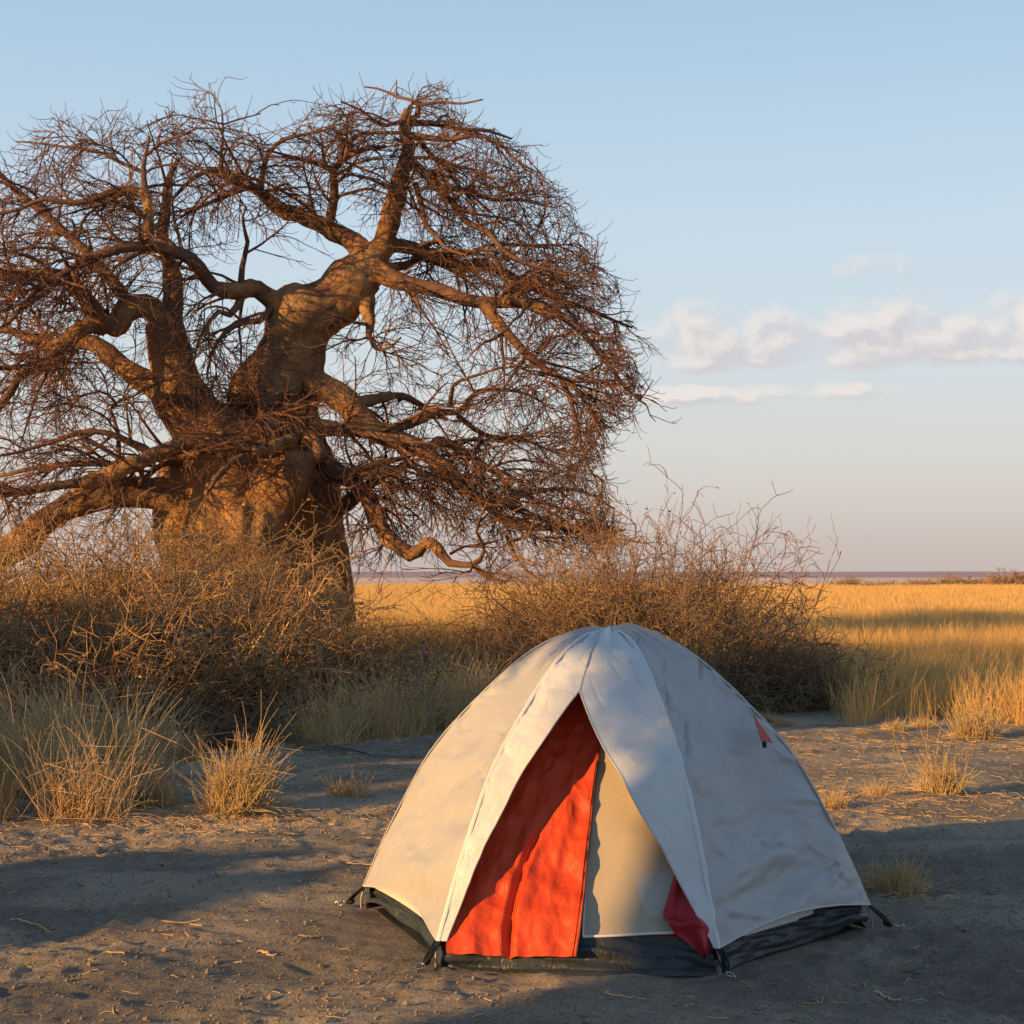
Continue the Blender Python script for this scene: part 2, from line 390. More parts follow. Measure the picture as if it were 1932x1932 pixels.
tag(add_mesh('far_terrain', V, Q, M['shore']), kind='structure')

# ------------------------------------------------------------------ baobab
DT = 30.0; K1 = 1932.0 / 2560.0
ZK = {4: (0, 200, 2.1467), 5: (700, 180, 2.0337), 6: (400, 900, 2.576), 7: (800, 900, 2.1467), 9: (0, 900, 2.76), 0: (0, 0, K1)}
LIMBS = [  # view, points, width at start, width at end, depth offset at start and end in metres
 # stems
 (0, [(470, 900), (415, 845), (358, 777), (338, 720), (326, 678), (314, 640), (309, 612)], 120, 78, -0.3, -0.6),
 (0, [(490, 900), (500, 820), (508, 759), (526, 700), (548, 643), (572, 608), (605, 578), (650, 540), (688, 505)], 190, 80, 0.1, 0.2),
 # left stem's limbs
 (4, [(890, 1400), (930, 1240), (935, 1100), (925, 1000), (880, 860), (890, 700), (900, 560), (960, 420)], 130, 26, -0.5, 0.6),
 (4, [(880, 1380), (850, 1260), (770, 1215), (690, 1240), (630, 1330), (560, 1290), (480, 1200), (380, 1100), (310, 1060), (180, 1045), (60, 1050), (-60, 1040), (-200, 1000)], 150, 40, -0.7, -2.6),
 (4, [(690, 1215), (640, 1130), (560, 1030), (470, 920), (300, 780), (150, 650), (0, 510), (-120, 400)], 75, 24, -1.2, -0.4),
 (4, [(850, 1660), (740, 1600), (640, 1530), (560, 1450), (470, 1405), (330, 1420), (200, 1400), (100, 1360), (10, 1340), (-120, 1370)], 130, 30, -0.5, 1.2),
 (4, [(560, 1330), (470, 1320), (380, 1370), (280, 1470), (200, 1550), (120, 1570), (60, 1680), (0, 1760), (-60, 1850)], 95, 30, -1.4, -2.8),
 (4, [(200, 1545), (100, 1540), (0, 1545), (-120, 1520)], 45, 20, -1.75, -3.0),
 # dark limb arching over to the left
 (4, [(1620, 1330), (1500, 1210), (1350, 1140), (1250, 1160), (1130, 1120), (1080, 1020), (990, 940), (880, 900), (760, 890), (620, 915), (480, 965), (370, 1020), (300, 1090), (230, 1150), (130, 1220)], 110, 26, 0.1, -3.4),
 (4, [(800, 890), (800, 780), (795, 690), (770, 615), (650, 590), (500, 640), (380, 660), (240, 640), (100, 700), (-40, 720)], 60, 18, -1.9, -2.4),
 (4, [(795, 690), (775, 560), (770, 450), (790, 360), (800, 300)], 42, 14, -1.98, -1.6),
 (4, [(780, 500), (640, 440), (520, 380), (360, 360), (220, 340), (90, 330)], 26, 9, -1.6, -0.6),
 (4, [(790, 400), (880, 330), (980, 290), (1060, 260)], 22, 8, -1.5, -2.0),
 (4, [(380, 1020), (250, 1090), (160, 1160), (60, 1290), (0, 1330)], 40, 16, -2.7, -3.6),
 # right stem's limbs
 (5, [(430, 960), (400, 890), (330, 850), (230, 790), (120, 740), (0, 700), (-90, 640), (-170, 580), (-260, 530), (-340, 510)], 120, 34, 0.2, 1.4),
 (5, [(430, 980), (500, 880), (545, 780), (590, 640), (625, 520), (650, 420), (655, 370), (625, 300), (620, 240), (650, 190)], 125, 40, 0.1, 0.0),
 (5, [(250, 770), (270, 690), (280, 600), (270, 500), (330, 440), (430, 390), (540, 380)], 55, 20, 0.3, -0.4),
 (5, [(270, 500), (180, 460), (60, 430), (-60, 400)], 30, 12, 0.0, -1.0),
 (4, [(1400, 600), (1410, 500), (1440, 400), (1520, 320), (1680, 280), (1800, 255)], 36, 12, 0.9, 0.3),
 (4, [(1300, 570), (1180, 480), (1060, 510), (960, 600), (880, 690)], 40, 16, 1.2, 0.2),
 (4, [(1180, 480), (1190, 360), (1195, 230), (1190, 160)], 22, 8, 0.8, 0.6),
 (4, [(1300, 1160), (1240, 1260), (1180, 1240), (1120, 1300), (1060, 1420), (1040, 1520)], 46, 12, -0.6, -1.6),
 (4, [(1470, 1200), (1400, 1290), (1300, 1300), (1200, 1360), (1130, 1480), (1110, 1600)], 44, 12, -0.3, -1.4),
 (4, [(1290, 1140), (1300, 1000), (1330, 860), (1300, 760), (1320, 680)], 40, 12, -0.5, -1.4),
 (4, [(1195, 235), (1110, 215), (1020, 200)], 12, 6, 0.6, 0.3),
 (4, [(1195, 240), (1290, 210), (1400, 180)], 12, 6, 0.6, 1.0),
 (4, [(1430, 650), (1400, 585), (1310, 585), (1160, 650), (1060, 690), (960, 740)], 44, 14, 1.0, -1.2),
 (5, [(480, 1000), (560, 1040), (700, 1090), (850, 1130), (1000, 1165), (1150, 1180), (1280, 1190), (1400, 1230), (1500, 1290), (1600, 1400), (1700, 1530), (1790, 1640), (1860, 1690)], 95, 12, 0.0, -2.2),
 (5, [(1040, 1180), (1120, 1280), (1200, 1380), (1300, 1480), (1400, 1540), (1480, 1580), (1540, 1650), (1590, 1760), (1620, 1850)], 58, 14, -1.0, -2.8),
 (5, [(1430, 1560), (1470, 1660), (1500, 1760), (1525, 1860), (1550, 1960), (1600, 2050)], 30, 10, -2.0, -2.4),
 (5, [(560, 880), (700, 890), (800, 940), (920, 985), (1060, 985), (1160, 1030), (1280, 1090), (1400, 1150), (1550, 1195), (1700, 1260), (1790, 1300)], 75, 12, 0.3, 2.4),
 (5, [(1160, 1170), (1180, 1110), (1200, 1070)], 45, 30, -1.2, 0.8),
 (5, [(640, 430), (720, 500), (820, 610), (900, 690), (960, 770), (1050, 810), (1110, 880), (1200, 950), (1350, 1000), (1500, 1040), (1590, 1030)], 52, 10, 0.0, -1.6),
 (5, [(830, 590), (950, 605), (1080, 650), (1220, 650), (1390, 690)], 34, 9, -0.3, 0.8),
 (5, [(1100, 870), (1220, 880), (1340, 880), (1460, 880)], 24, 8, -0.8, 0.3),
 (5, [(690, 320), (770, 430), (840, 480), (890, 560), (950, 620)], 30, 12, 0.1, 1.4),
 (5, [(650, 320), (740, 330), (850, 345), (1000, 320), (1120, 370), (1200, 450), (1290, 500)], 38, 9, 0.0, -0.9),
 (5, [(650, 260), (780, 260), (920, 290), (1060, 300), (1180, 340)], 34, 9, 0.0, 1.2),
 (5, [(650, 250), (710, 210), (690, 150), (600, 130), (520, 90), (430, 75)], 30, 9, 0.0, 0.6),
 (5, [(700, 170), (820, 150), (920, 160), (1030, 140)], 22, 8, 0.2, -0.8),
 (5, [(620, 250), (520, 270), (420, 200), (310, 150)], 28, 8, 0.0, -1.0),
 (5, [(690, 570), (715, 660), (735, 770), (790, 830), (850, 900), (950, 930)], 36, 12, 0.1, -1.6),
 (5, [(520, 1000), (640, 985), (720, 950), (860, 1000), (980, 1080)], 50, 14, 0.3, 1.8),
 (5, [(440, 1160), (470, 1260), (462, 1310), (448, 1350)], 84, 26, 0.1, -0.25),
 (5, [(455, 1335), (480, 1400), (540, 1410), (615, 1350)], 30, 10, -0.2, -1.2),
 # limbs low on the right
 (7, [(-160, 380), (-60, 440), (20, 540), (90, 600), (190, 650), (270, 770), (330, 900), (400, 980), (470, 1040), (515, 1050), (548, 1000), (590, 980), (640, 1030), (690, 1085), (745, 1100), (810, 1098), (870, 1140), (940, 1180), (1000, 1190), (1030, 1165)], 125, 14, -0.8, -3.2),
 (7, [(820, 1095), (870, 1060), (880, 1000), (840, 930), (860, 850), (900, 760)], 28, 10, -2.9, -3.6),
 (7, [(700, 1040), (780, 1000), (880, 990), (980, 960)], 18, 8, -2.9, -2.2),
 (7, [(-60, 100), (100, 200), (230, 330), (350, 400), (450, 440), (560, 500), (700, 610), (780, 690), (900, 780), (1000, 870), (1100, 905), (1300, 905), (1500, 920), (1640, 910)], 140, 12, -0.6, -2.6),
 (7, [(560, 500), (640, 440), (760, 480), (880, 560), (980, 640), (1060, 760)], 60, 20, -1.2, 0.8),
 (7, [(-60, 360), (80, 370), (200, 385), (350, 420), (450, 470)], 80, 55, -1.0, -1.4),
 (7, [(350, 380), (500, 340), (620, 280), (740, 280), (830, 180), (950, 160), (1100, 180), (1210, 240)], 55, 10, -1.1, 1.2),
 (7, [(700, 250), (720, 130), (850, 80), (1000, 40), (1150, 60)], 26, 8, 0.0, -1.6),
 (7, [(740, 300), (860, 390), (1000, 420), (1130, 440), (1260, 500)], 34, 9, 0.0, 1.4),
 (7, [(90, 800), (150, 760), (250, 680), (350, 610), (460, 570)], 90, 40, 0.4, -0.2),
 (7, [(160, 600), (300, 560), (440, 530)], 48, 30, -1.8, -1.4),
 (7, [(420, 470), (500, 570), (600, 670), (690, 740)], 34, 12, -1.2, -2.8),
 (7, [(980, 760), (1130, 715), (1300, 690), (1450, 720), (1580, 800)], 40, 9, -1.85, -1.0),
 (7, [(900, 720), (1030, 780), (1150, 840), (1290, 880), (1450, 925), (1600, 960), (1720, 980)], 50, 10, -1.7, -3.4),
 (7, [(1000, 940), (1040, 1040), (1120, 1140), (1210, 1190)], 26, 9, -2.0, -3.0),
 (7, [(150, 245), (330, 200), (450, 195), (560, 250), (680, 320)], 60, 20, -0.75, 1.4),
 # limbs low on the left
 (9, [(1850, 520), (1700, 530), (1500, 545), (1300, 585), (1120, 640), (950, 720), (720, 810), (460, 880), (220, 900), (0, 905), (-150, 880)], 150, 46, -1.6, -3.4),
 (9, [(900, 745), (700, 715), (450, 720), (200, 755), (0, 800), (-140, 800)], 60, 22, -2.45, -1.2),
 (9, [(1420, 1060), (1200, 950), (1000, 915), (800, 905), (620, 950), (420, 1040), (270, 1160), (120, 1280), (-20, 1340), (-160, 1420)], 260, 150, -0.8, -1.8),
 (9, [(1060, 665), (960, 590), (880, 560), (750, 500), (560, 490), (420, 555), (270, 595), (110, 640), (-30, 665)], 66, 18, -2.25, -3.2),
 (9, [(1340, 720), (1120, 720), (1020, 800), (940, 880)], 55, 36, -0.7, -1.4),
 (9, [(905, 735), (760, 640), (610, 545), (520, 500)], 42, 20, -2.45, -2.9),
 (9, [(960, 700), (980, 800), (960, 880)], 50, 26, -2.2, -2.6),
 (9, [(825, 775), (820, 660), (820, 540), (790, 420), (760, 340), (800, 290), (900, 260), (1000, 200)], 42, 12, -2.5, -1.6),
 (9, [(800, 300), (720, 220), (600, 240), (450, 300), (300, 330)], 24, 8, -1.9, -2.8),
 (6, [(960, 60), (900, 160), (800, 230), (690, 265), (650, 310), (690, 400), (690, 520), (640, 600)], 70, 44, 0.0, -2.6),
 (6, [(860, 520), (790, 525), (700, 570), (600, 600), (470, 650), (420, 710), (360, 760), (310, 840)], 75, 26, -2.0, -3.4),
 (6, [(960, 500), (1000, 580), (1010, 650)], 110, 90, -1.7, -1.9),
]
TRUNK = [  # lobes of the fluted trunk in picture rows of the whole photograph: (x, y, half width), depth offset
 ([(480, 1290, 200), (485, 1190, 172), (488, 1080, 158), (490, 980, 148), (490, 900, 128), (478, 830, 105), (470, 790, 80)], 0.35),
 ([(600, 1290, 96), (592, 1190, 72), (585, 1080, 74), (578, 980, 72), (565, 900, 70), (552, 820, 58), (545, 770, 50)], 0.55),
 ([(430, 1290, 110), (438, 1190, 96), (436, 1080, 88), (428, 980, 80), (420, 900, 72), (408, 830, 60), (390, 790, 50)], -1.15),
 ([(360, 1290, 84), (372, 1190, 62), (372, 1080, 62), (356, 1000, 62), (352, 930, 58), (380, 860, 60)], -0.25),
 ([(505, 1290, 58), (500, 1190, 44), (496, 1080, 40), (505, 980, 48), (530, 905, 52), (545, 850, 48)], -1.45),
 ([(560, 860, 40), (548, 905, 42), (530, 940, 30)], -1.75),
 ([(470, 960, 46), (462, 1010, 40), (468, 1050, 30)], -1.75),
]
rng = np.random.default_rng(5)
limbs = []
for li, (zk, pts, w0, w1, d0, d1) in enumerate(LIMBS):
    ox, oy, sc = ZK[zk]; n = len(pts); A = []
    for i, (x, y) in enumerate(pts):
        if zk == 0: px, py, k = x, y, 1.0
        else: px, py, k = (ox + x / sc) * K1, (oy + y / sc) * K1, K1 / sc
        f = i / (n - 1); D = DT + d0 + (d1 - d0) * f
        w = (w0 * (1 - f) ** 1.1 + w1 * (1 - (1 - f) ** 1.1)) * k * (1.04 if zk else 1.03)
        A.append([*at(px, py, D), 0.5 * w * D / F])
    A = np.array(A); L = np.sum(np.linalg.norm(np.diff(A[:, :3], axis=0), axis=1))
    C = catmull(A, max(10, int(L / 0.11)))
    wob = fbm(C[:, :3] * 1.1 + li * 9.7, 3, 40)[:, None] * rng.normal(size=(1, 3)) + fbm(C[:, :3] * 1.3 + 55 + li * 3.1, 3, 41)[:, None] * rng.normal(size=(1, 3))
    C[:, :3] += wob * np.minimum(0.10, 0.30 * C[:, 3:4]) * np.minimum(np.linspace(0, 6, len(C)), 1)[:, None]
    C[:, 3] *= 1 + 0.13 * fbm(C[:, :3] * 2.2, 2, 12)
    C[:, 3] = np.maximum(C[:, 3], 0.014)
    limbs.append(C)
parts = []
for pts, d in TRUNK:
    A = np.array([[*at(x, y, DT + d), r * (DT + d) / F] for x, y, r in pts])
    C = catmull(A, 40); V, Q = tubes(C[None, :, :3], C[None, :, 3], 20); parts.append((V, Q))
    for e in (0, -1):                                      # closed ends
        pass
def capped(C, S):
    c0 = C[0].copy(); c1 = C[-1].copy(); c0[3] = 1e-3; c1[3] = 1e-3
    E = np.vstack([c0, C, c1]); E[0, :3] -= 0.3 * C[0, 3] * normalize(C[1, :3] - C[0, :3]); E[-1, :3] += 0.3 * C[-1, 3] * normalize(C[-1, :3] - C[-2, :3])
    return tubes(E[None, :, :3], E[None, :, 3], S)
parts = []
for pts, d in TRUNK:
    A = np.array([[*at(x, y, DT + d), r * (DT + d) / F] for x, y, r in pts]); parts.append(capped(catmull(A, 40), 22))
for C in limbs:
    k = np.argmax(C[:, 3] < 0.075) if (C[:, 3] < 0.075).any() else len(C)
    if k >= 5: parts.append(capped(C[:k], 12))
V, Q = join(parts)
tmp = bpy.data.objects.new('tmp', mesh_data('tmp', V, Q)); COL.objects.link(tmp)
md = tmp.modifiers.new('r', 'REMESH'); md.mode = 'VOXEL'; md.voxel_size = 0.052
sm = tmp.modifiers.new('s', 'SMOOTH'); sm.iterations = 5; sm.factor = 0.5
dg = bpy.context.evaluated_depsgraph_get(); ev = tmp.evaluated_get(dg)
tm = bpy.data.meshes.new_from_object(ev)
bpy.data.objects.remove(tmp)
nv = len(tm.vertices); co = np.empty(nv * 3, np.float32); tm.vertices.foreach_get('co', co); co = co.reshape(-1, 3).astype(np.float64)
no = np.empty(nv * 3, np.float32); tm.vertices.foreach_get('normal', no); no = no.reshape(-1, 3)
low = np.clip((4.2 - co[:, 2]) / 2.0, 0, 1)
disp = 0.06 * fbm(co * np.array([1.6, 1.6, 0.8]), 3, 61) + 0.032 * fbm(co * 5.0, 3, 67)
disp += low * (0.11 * fbm(co * np.array([1.7, 1.7, 0.28]), 2, 71))
hol = np.maximum(vnoise(co * np.array([1.3, 1.3, 0.9]) + 7, 77) - 0.55, 0)
disp -= low * 0.5 * hol
thin = np.clip((co[:, 2] - 3.0) / 2.0, 0, 1); disp *= 1 - 0.45 * thin
co = co + no * disp[:, None]
tm.vertices.foreach_set('co', co.astype(np.float32).ravel()); tm.update()
tm.polygons.foreach_set('use_smooth', np.ones(len(tm.polygons), dtype=bool))
tm.materials.clear(); tm.materials.append(M['bark']); tm.name = 'baobab_trunk'
print('trunk faces', len(tm.polygons))
TB = at(490, 1230, DT); TB[2] = 0
baobab = empty('baobab_tree', TB)
tag(baobab, 'huge leafless baobab with a fat fluted trunk and drooping tangled twigs', 'tree')
tr = obj('trunk', tm, baobab, -TB)

# branches, then two orders of ever finer curled twigs
CROWN = np.array([(-160, 300), (60, 235), (200, 215), (330, 215), (400, 175), (450, 180), (540, 240), (610, 210), (650, 172), (760, 168), (900, 200), (960, 240), (1000, 300), (1040, 370), (1075, 430), (1115, 500), (1160, 560), (1185, 680), (1192, 775), (1150, 830), (1135, 900), (1155, 960), (1165, 1010), (1100, 1060), (1000, 1110), (880, 1090), (720, 1075), (660, 1040), (600, 985), (480, 1070), (380, 1060), (-200, 1100)], float)
def in_crown(P):
    px = CX + P[:, 0] * F / P[:, 1]; py = HY - (P[:, 2] - H) * F / P[:, 1]
    q = np.stack([px / 75.0, py / 75.0, P[:, 1] * 0.3], -1); px = px + 62 * vnoise(q, 3); py = py + 48 * vnoise(q, 4)   # ragged envelope
    ins = np.zeros(len(P), bool); n = len(CROWN)
    for i in range(n):
        x0, y0 = CROWN[i]; x1, y1 = CROWN[(i + 1) % n]
        c = ((y0 > py) != (y1 > py)) & (px < (x1 - x0) * (py - y0) / (y1 - y0 + 1e-9) + x0); ins ^= c
    return ins
def pad_limbs(limbs, K=26): return np.array([catmull(C, K) for C in limbs])
LB = pad_limbs(limbs)
for C in limbs:
    S = 9 if C[0, 3] > 0.1 else 6
    C2 = catmull(C, max(8, len(C) // 2)); C2[:, 3] *= 0.97
    add_mesh('branch', *tubes(C2[None, :, :3], C2[None, :, 3], S), M['branch'], baobab, loc=-TB)
# first order
st, ta, ra, pa = [], [], [], []
for C in limbs:
    thinpart = C[C[:, 3] < 0.20]
    if len(thinpart) < 4: continue
    L = np.sum(np.linalg.norm(np.diff(thinpart[:, :3], axis=0), axis=1)); n = max(3, int(L * 5.0))
    T = thinpart[None]
    a, t, r, p = sample_poly(rng, T[:, :, :3], T[:, :, 3], n, 0.08, 1.0)
    st.append(a); ta.append(t); ra.append(r); pa.append(p)
    # continue the tip
    st.append(C[-1:, :3]); ta.append(normalize(C[-1:, :3] - C[-3:-2, :3])); ra.append(C[-1:, 3]); pa.append(np.array([1.0]))
st, ta, ra, pa = map(np.concatenate, (st, ta, ra, pa))
kp = rng.random(len(st)) < np.clip(0.74 + 1.2 * vnoise(st * 0.62, 19), 0.12, 1.0); st, ta, ra, pa = st[kp], ta[kp], ra[kp], pa[kp]   # twigs stand in clusters
n1 = len(st); l1 = rng.uniform(0.8, 2.0, n1) * np.clip(0.65 + 5 * ra, 0.6, 1.25)
d1 = side_dir(rng, ta, rng.uniform(0.35, 1.3, (n1, 1)), 0.12); d1[:, 2] *= 0.62
P1 = grow(rng, st, d1, l1, 9, 0.01, 0.12, 0.12)
out = ~in_crown(P1[:, -1])                                 # twigs on the outer side stay short
P1 = np.where(out[:, None, None], P1[:, :1] + (P1 - P1[:, :1]) * 0.42, P1)
R1 = taper(n1, 9, np.clip(ra * 0.5, 0.015, 0.040), 0.009)
ok = in_crown(P1[:, -1]) | (rng.random(n1) < 0.25); P1, R1 = P1[ok], R1[ok]
# second order: long drooping arcs
p, t, r, f = sample_poly(rng, P1, R1, 7, 0.10, 1.0); n2 = len(p)
l2 = rng.uniform(0.45, 1.30, n2); d2 = side_dir(rng, t, rng.uniform(0.5, 1.5, (n2, 1)), 0.05); d2[:, 2] *= 0.7
P2 = grow(rng, p, d2, l2, 7, 0.10, -0.05, 0.09)
out = ~in_crown(P2[:, -1]); P2 = np.where(out[:, None, None], P2[:, :1] + (P2 - P2[:, :1]) * 0.55, P2)
R2 = taper(n2, 7, np.clip(r * 0.7, 0.0095, 0.016), 0.0065)
ok = in_crown(P2[:, -1]) | (rng.random(n2) < 0.12); P2, R2 = P2[ok], R2[ok]
# third order: slim twigs whose tips curl up
p, t, r, f = sample_poly(rng, P2, R2, 5, 0.15, 1.0); n3 = len(p)
l3 = rng.uniform(0.18, 0.62, n3); d3 = side_dir(rng, t, rng.uniform(0.6, 1.6, (n3, 1)), -0.15)
P3 = grow(rng, p, d3, l3, 6, 0.18, -0.50, 0.06); R3 = taper(n3, 6, 0.0070, 0.0042)
ok = in_crown(P3[:, -1]) | (rng.random(n3) < 0.35); P3, R3 = P3[ok], R3[ok]
print('twigs', len(P1), len(P2), len(P3))
cr = add_mesh('crown', *join([tubes(P1, R1, 5), tubes(P2, R2, 3), tubes(P3, R3, 3)]), M['twig'], baobab, loc=-TB)
cr['kind'] = 'stuff'
# ------------------------------------------------------------------ tent
TC = np.array([0.48, 7.60]); TH0 = math.radians(-10.3)
CORNER_R = [1.00, 0.925, 1.0, 1.01, 0.985, 0.985]        # right, front right, front left, left, back left, back right
PROF = np.array([(1.235, 0.125), (1.165, 0.29), (1.06, 0.51), (0.885, 0.82), (0.655, 1.08), (0.415, 1.296), (0.215, 1.400), (0.0, 1.430)])
_pd = np.r_[0, np.cumsum(np.linalg.norm(np.diff(PROF, axis=0), axis=1))]
_pf = catmull(np.c_[PROF, np.zeros(len(PROF))], 400); _ph = _pf[:, 1]; _pr = np.maximum(_pf[:, 0], 0)
def prof_t(t):                                            # t 0 hem .. 1 top
    i = np.asarray(t) * 399
    return np.interp(i, np.arange(400), _pr), np.interp(i, np.arange(400), _ph)
def prof_at_h(h): return np.interp(h, _ph, _pr)
def t_of_h(h): return np.interp(h, _ph, np.linspace(0, 1, 400))
def cdir(k): a = TH0 - math.radians(60) * k; return np.array([math.cos(a), math.sin(a)])
def ridge(k, t, inset=1.0, dz=0.0):
    r, h = prof_t(t); d = cdir(k); r = r * CORNER_R[k % 6] * inset
    return np.stack([TC[0] + d[0] * r, TC[1] + d[1] * r, h * np.ones_like(r) + dz], -1)
def grid_mesh(P):
    n, m = P.shape[:2]; ii = np.arange(n * m).reshape(n, m)
    return P.reshape(-1, 3), np.stack([ii[:-1, :-1], ii[:-1, 1:], ii[1:, 1:], ii[1:, :-1]], -1).reshape(-1, 4)
def grid_normals(P, outward=None):
    du = np.gradient(P, axis=0); dv = np.gradient(P, axis=1); n = normalize(np.cross(du, dv))
    c = np.array([TC[0], TC[1], 0.5]); s = np.sign(np.sum(n * (P - c), axis=-1, keepdims=True)); s[s == 0] = 1
    return n * s
def solid(P, th):                                        # a thin cloth with two faces
    n = grid_normals(P); A, Q = grid_mesh(P + n * th / 2); B, Q2 = grid_mesh(P - n * th / 2)
    return join([(A, Q), (B, Q2[:, ::-1])])
def creases(P, seed, stretch, amp, sharp=1.0):
    n = fbm(P * np.array(stretch), 4, seed)
    return amp * (1 - np.abs(n) ** 0.8 * 1.6)

def fabric(name, c0, c1, rough=0.55, bump=0.35, trans=None, scale=3.0, weave=True):
    m, nt, b = new_mat(name); b.inputs['Roughness'].default_value = rough; b.inputs['Specular IOR Level'].default_value = 0.35
    nt.links.new(ramp_node(nt, noise_node(nt, scale, 7, 0.6), [(0.3, c0), (0.7, c1)]), b.inputs['Base Color'])
    w = noise_node(nt, 9, 5, 0.6, 1.2); bump_node(nt, b, w, bump, 0.02)
    # pressed-in creases from the stuff sack
    v = nd(nt, 'ShaderNodeTexVoronoi', feature='DISTANCE_TO_EDGE'); v.inputs['Scale'].default_value = 7.0
    t2 = nd(nt, 'ShaderNodeTexCoord'); mp = nd(nt, 'ShaderNodeMapping'); mp.inputs['Rotation'].default_value = (0.4, 0.9, 0.5); mp.inputs['Scale'].default_value = (1.0, 1.6, 0.55)
    nz = nd(nt, 'ShaderNodeTexNoise'); nz.inputs['Scale'].default_value = 4; nt.links.new(t2.outputs['Object'], nz.inputs['Vector'])
    ad = nd(nt, 'ShaderNodeMix', data_type='RGBA', blend_type='LINEAR_LIGHT'); ad.inputs[0].default_value = 0.12
    nt.links.new(t2.outputs['Object'], ad.inputs[6]); nt.links.new(nz.outputs[1], ad.inputs[7]); nt.links.new(ad.outputs[2], mp.inputs[0]); nt.links.new(mp.outputs[0], v.inputs['Vector'])
    mr = nd(nt, 'ShaderNodeMapRange'); mr.inputs[2].default_value = 0.10; nt.links.new(v.outputs[0], mr.inputs[0])
    bump_node(nt, b, mr.outputs[0], bump * 0.55, 0.004)
    if trans: translucent(m, *trans)
    return m
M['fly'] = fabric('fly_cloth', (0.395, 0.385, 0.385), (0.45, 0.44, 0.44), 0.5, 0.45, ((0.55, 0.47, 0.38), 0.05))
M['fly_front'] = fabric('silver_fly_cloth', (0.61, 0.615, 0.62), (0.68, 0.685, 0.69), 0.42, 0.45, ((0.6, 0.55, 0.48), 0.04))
M['fly_edge'] = fabric('fly_seam_tape', (0.52, 0.50, 0.47), (0.58, 0.56, 0.53), 0.45, 0.15)
M['orange'] = fabric('orange_nylon', (0.52, 0.046, 0.011), (0.63, 0.066, 0.014), 0.52, 0.45, None, 2.0)
M['maroon'] = fabric('red_nylon', (0.33, 0.014, 0.022), (0.40, 0.022, 0.030), 0.5, 0.4)
M['mesh'] = simple_mat('door_netting', [(0.35, (0.40, 0.33, 0.25)), (0.65, (0.47, 0.39, 0.30))], 160, 0.9, (300, 0.25, 0.002))
M['mesh_patch'] = simple_mat('grey_netting', [(0.35, (0.40, 0.385, 0.34)), (0.65, (0.46, 0.44, 0.39))], 160, 0.9, (300, 0.25, 0.002))
M['inner'] = fabric('inner_wall_cloth', (0.55, 0.53, 0.49), (0.62, 0.60, 0.56), 0.6, 0.2)
M['tub'] = fabric('groundsheet', (0.036, 0.043, 0.052), (0.060, 0.069, 0.080), 0.36, 0.8, ((0.30, 0.26, 0.17), 0.16))
M['tape'] = simple_mat('white_binding', [(0.3, (0.70, 0.69, 0.66)), (0.7, (0.78, 0.77, 0.74))], 40, 0.7)
M['black'] = simple_mat('black_webbing', [(0.3, (0.010, 0.010, 0.011)), (0.7, (0.022, 0.021, 0.020))], 60, 0.7)
M['zip'] = simple_mat('dark_zip', [(0.3, (0.03, 0.022, 0.02)), (0.7, (0.05, 0.04, 0.035))], 90, 0.6)
_m, _nt, _b = new_mat('steel'); _b.inputs['Metallic'].default_value = 1.0; _b.inputs['Roughness'].default_value = 0.32
_nt.links.new(ramp_node(_nt, noise_node(_nt, 60, 4), [(0.3, (0.42, 0.40, 0.37)), (0.7, (0.62, 0.60, 0.57))]), _b.inputs['Base Color']); M['steel'] = _m
_m, _nt, _b = new_mat('pole_alloy'); _b.inputs['Metallic'].default_value = 0.6; _b.inputs['Roughness'].default_value = 0.4
_nt.links.new(ramp_node(_nt, noise_node(_nt, 30, 3), [(0.3, (0.40, 0.36, 0.28)), (0.7, (0.52, 0.47, 0.38))]), _b.inputs['Base Color']); M['pole'] = _m

tent = empty('dome_tent', (TC[0], TC[1], 0))
tag(tent, 'beige grey dome tent with its orange door flap open, pitched on bare soil', 'tent')
TO = -np.array([TC[0], TC[1], 0.0])
def tpart(name, V, Q, mat, parent=None, smooth=True):
    if parent is None: return add_mesh(name, V, Q, mat, tent, smooth, TO)
    return add_mesh(name, V, Q, mat, parent, smooth, (0, 0, 0))

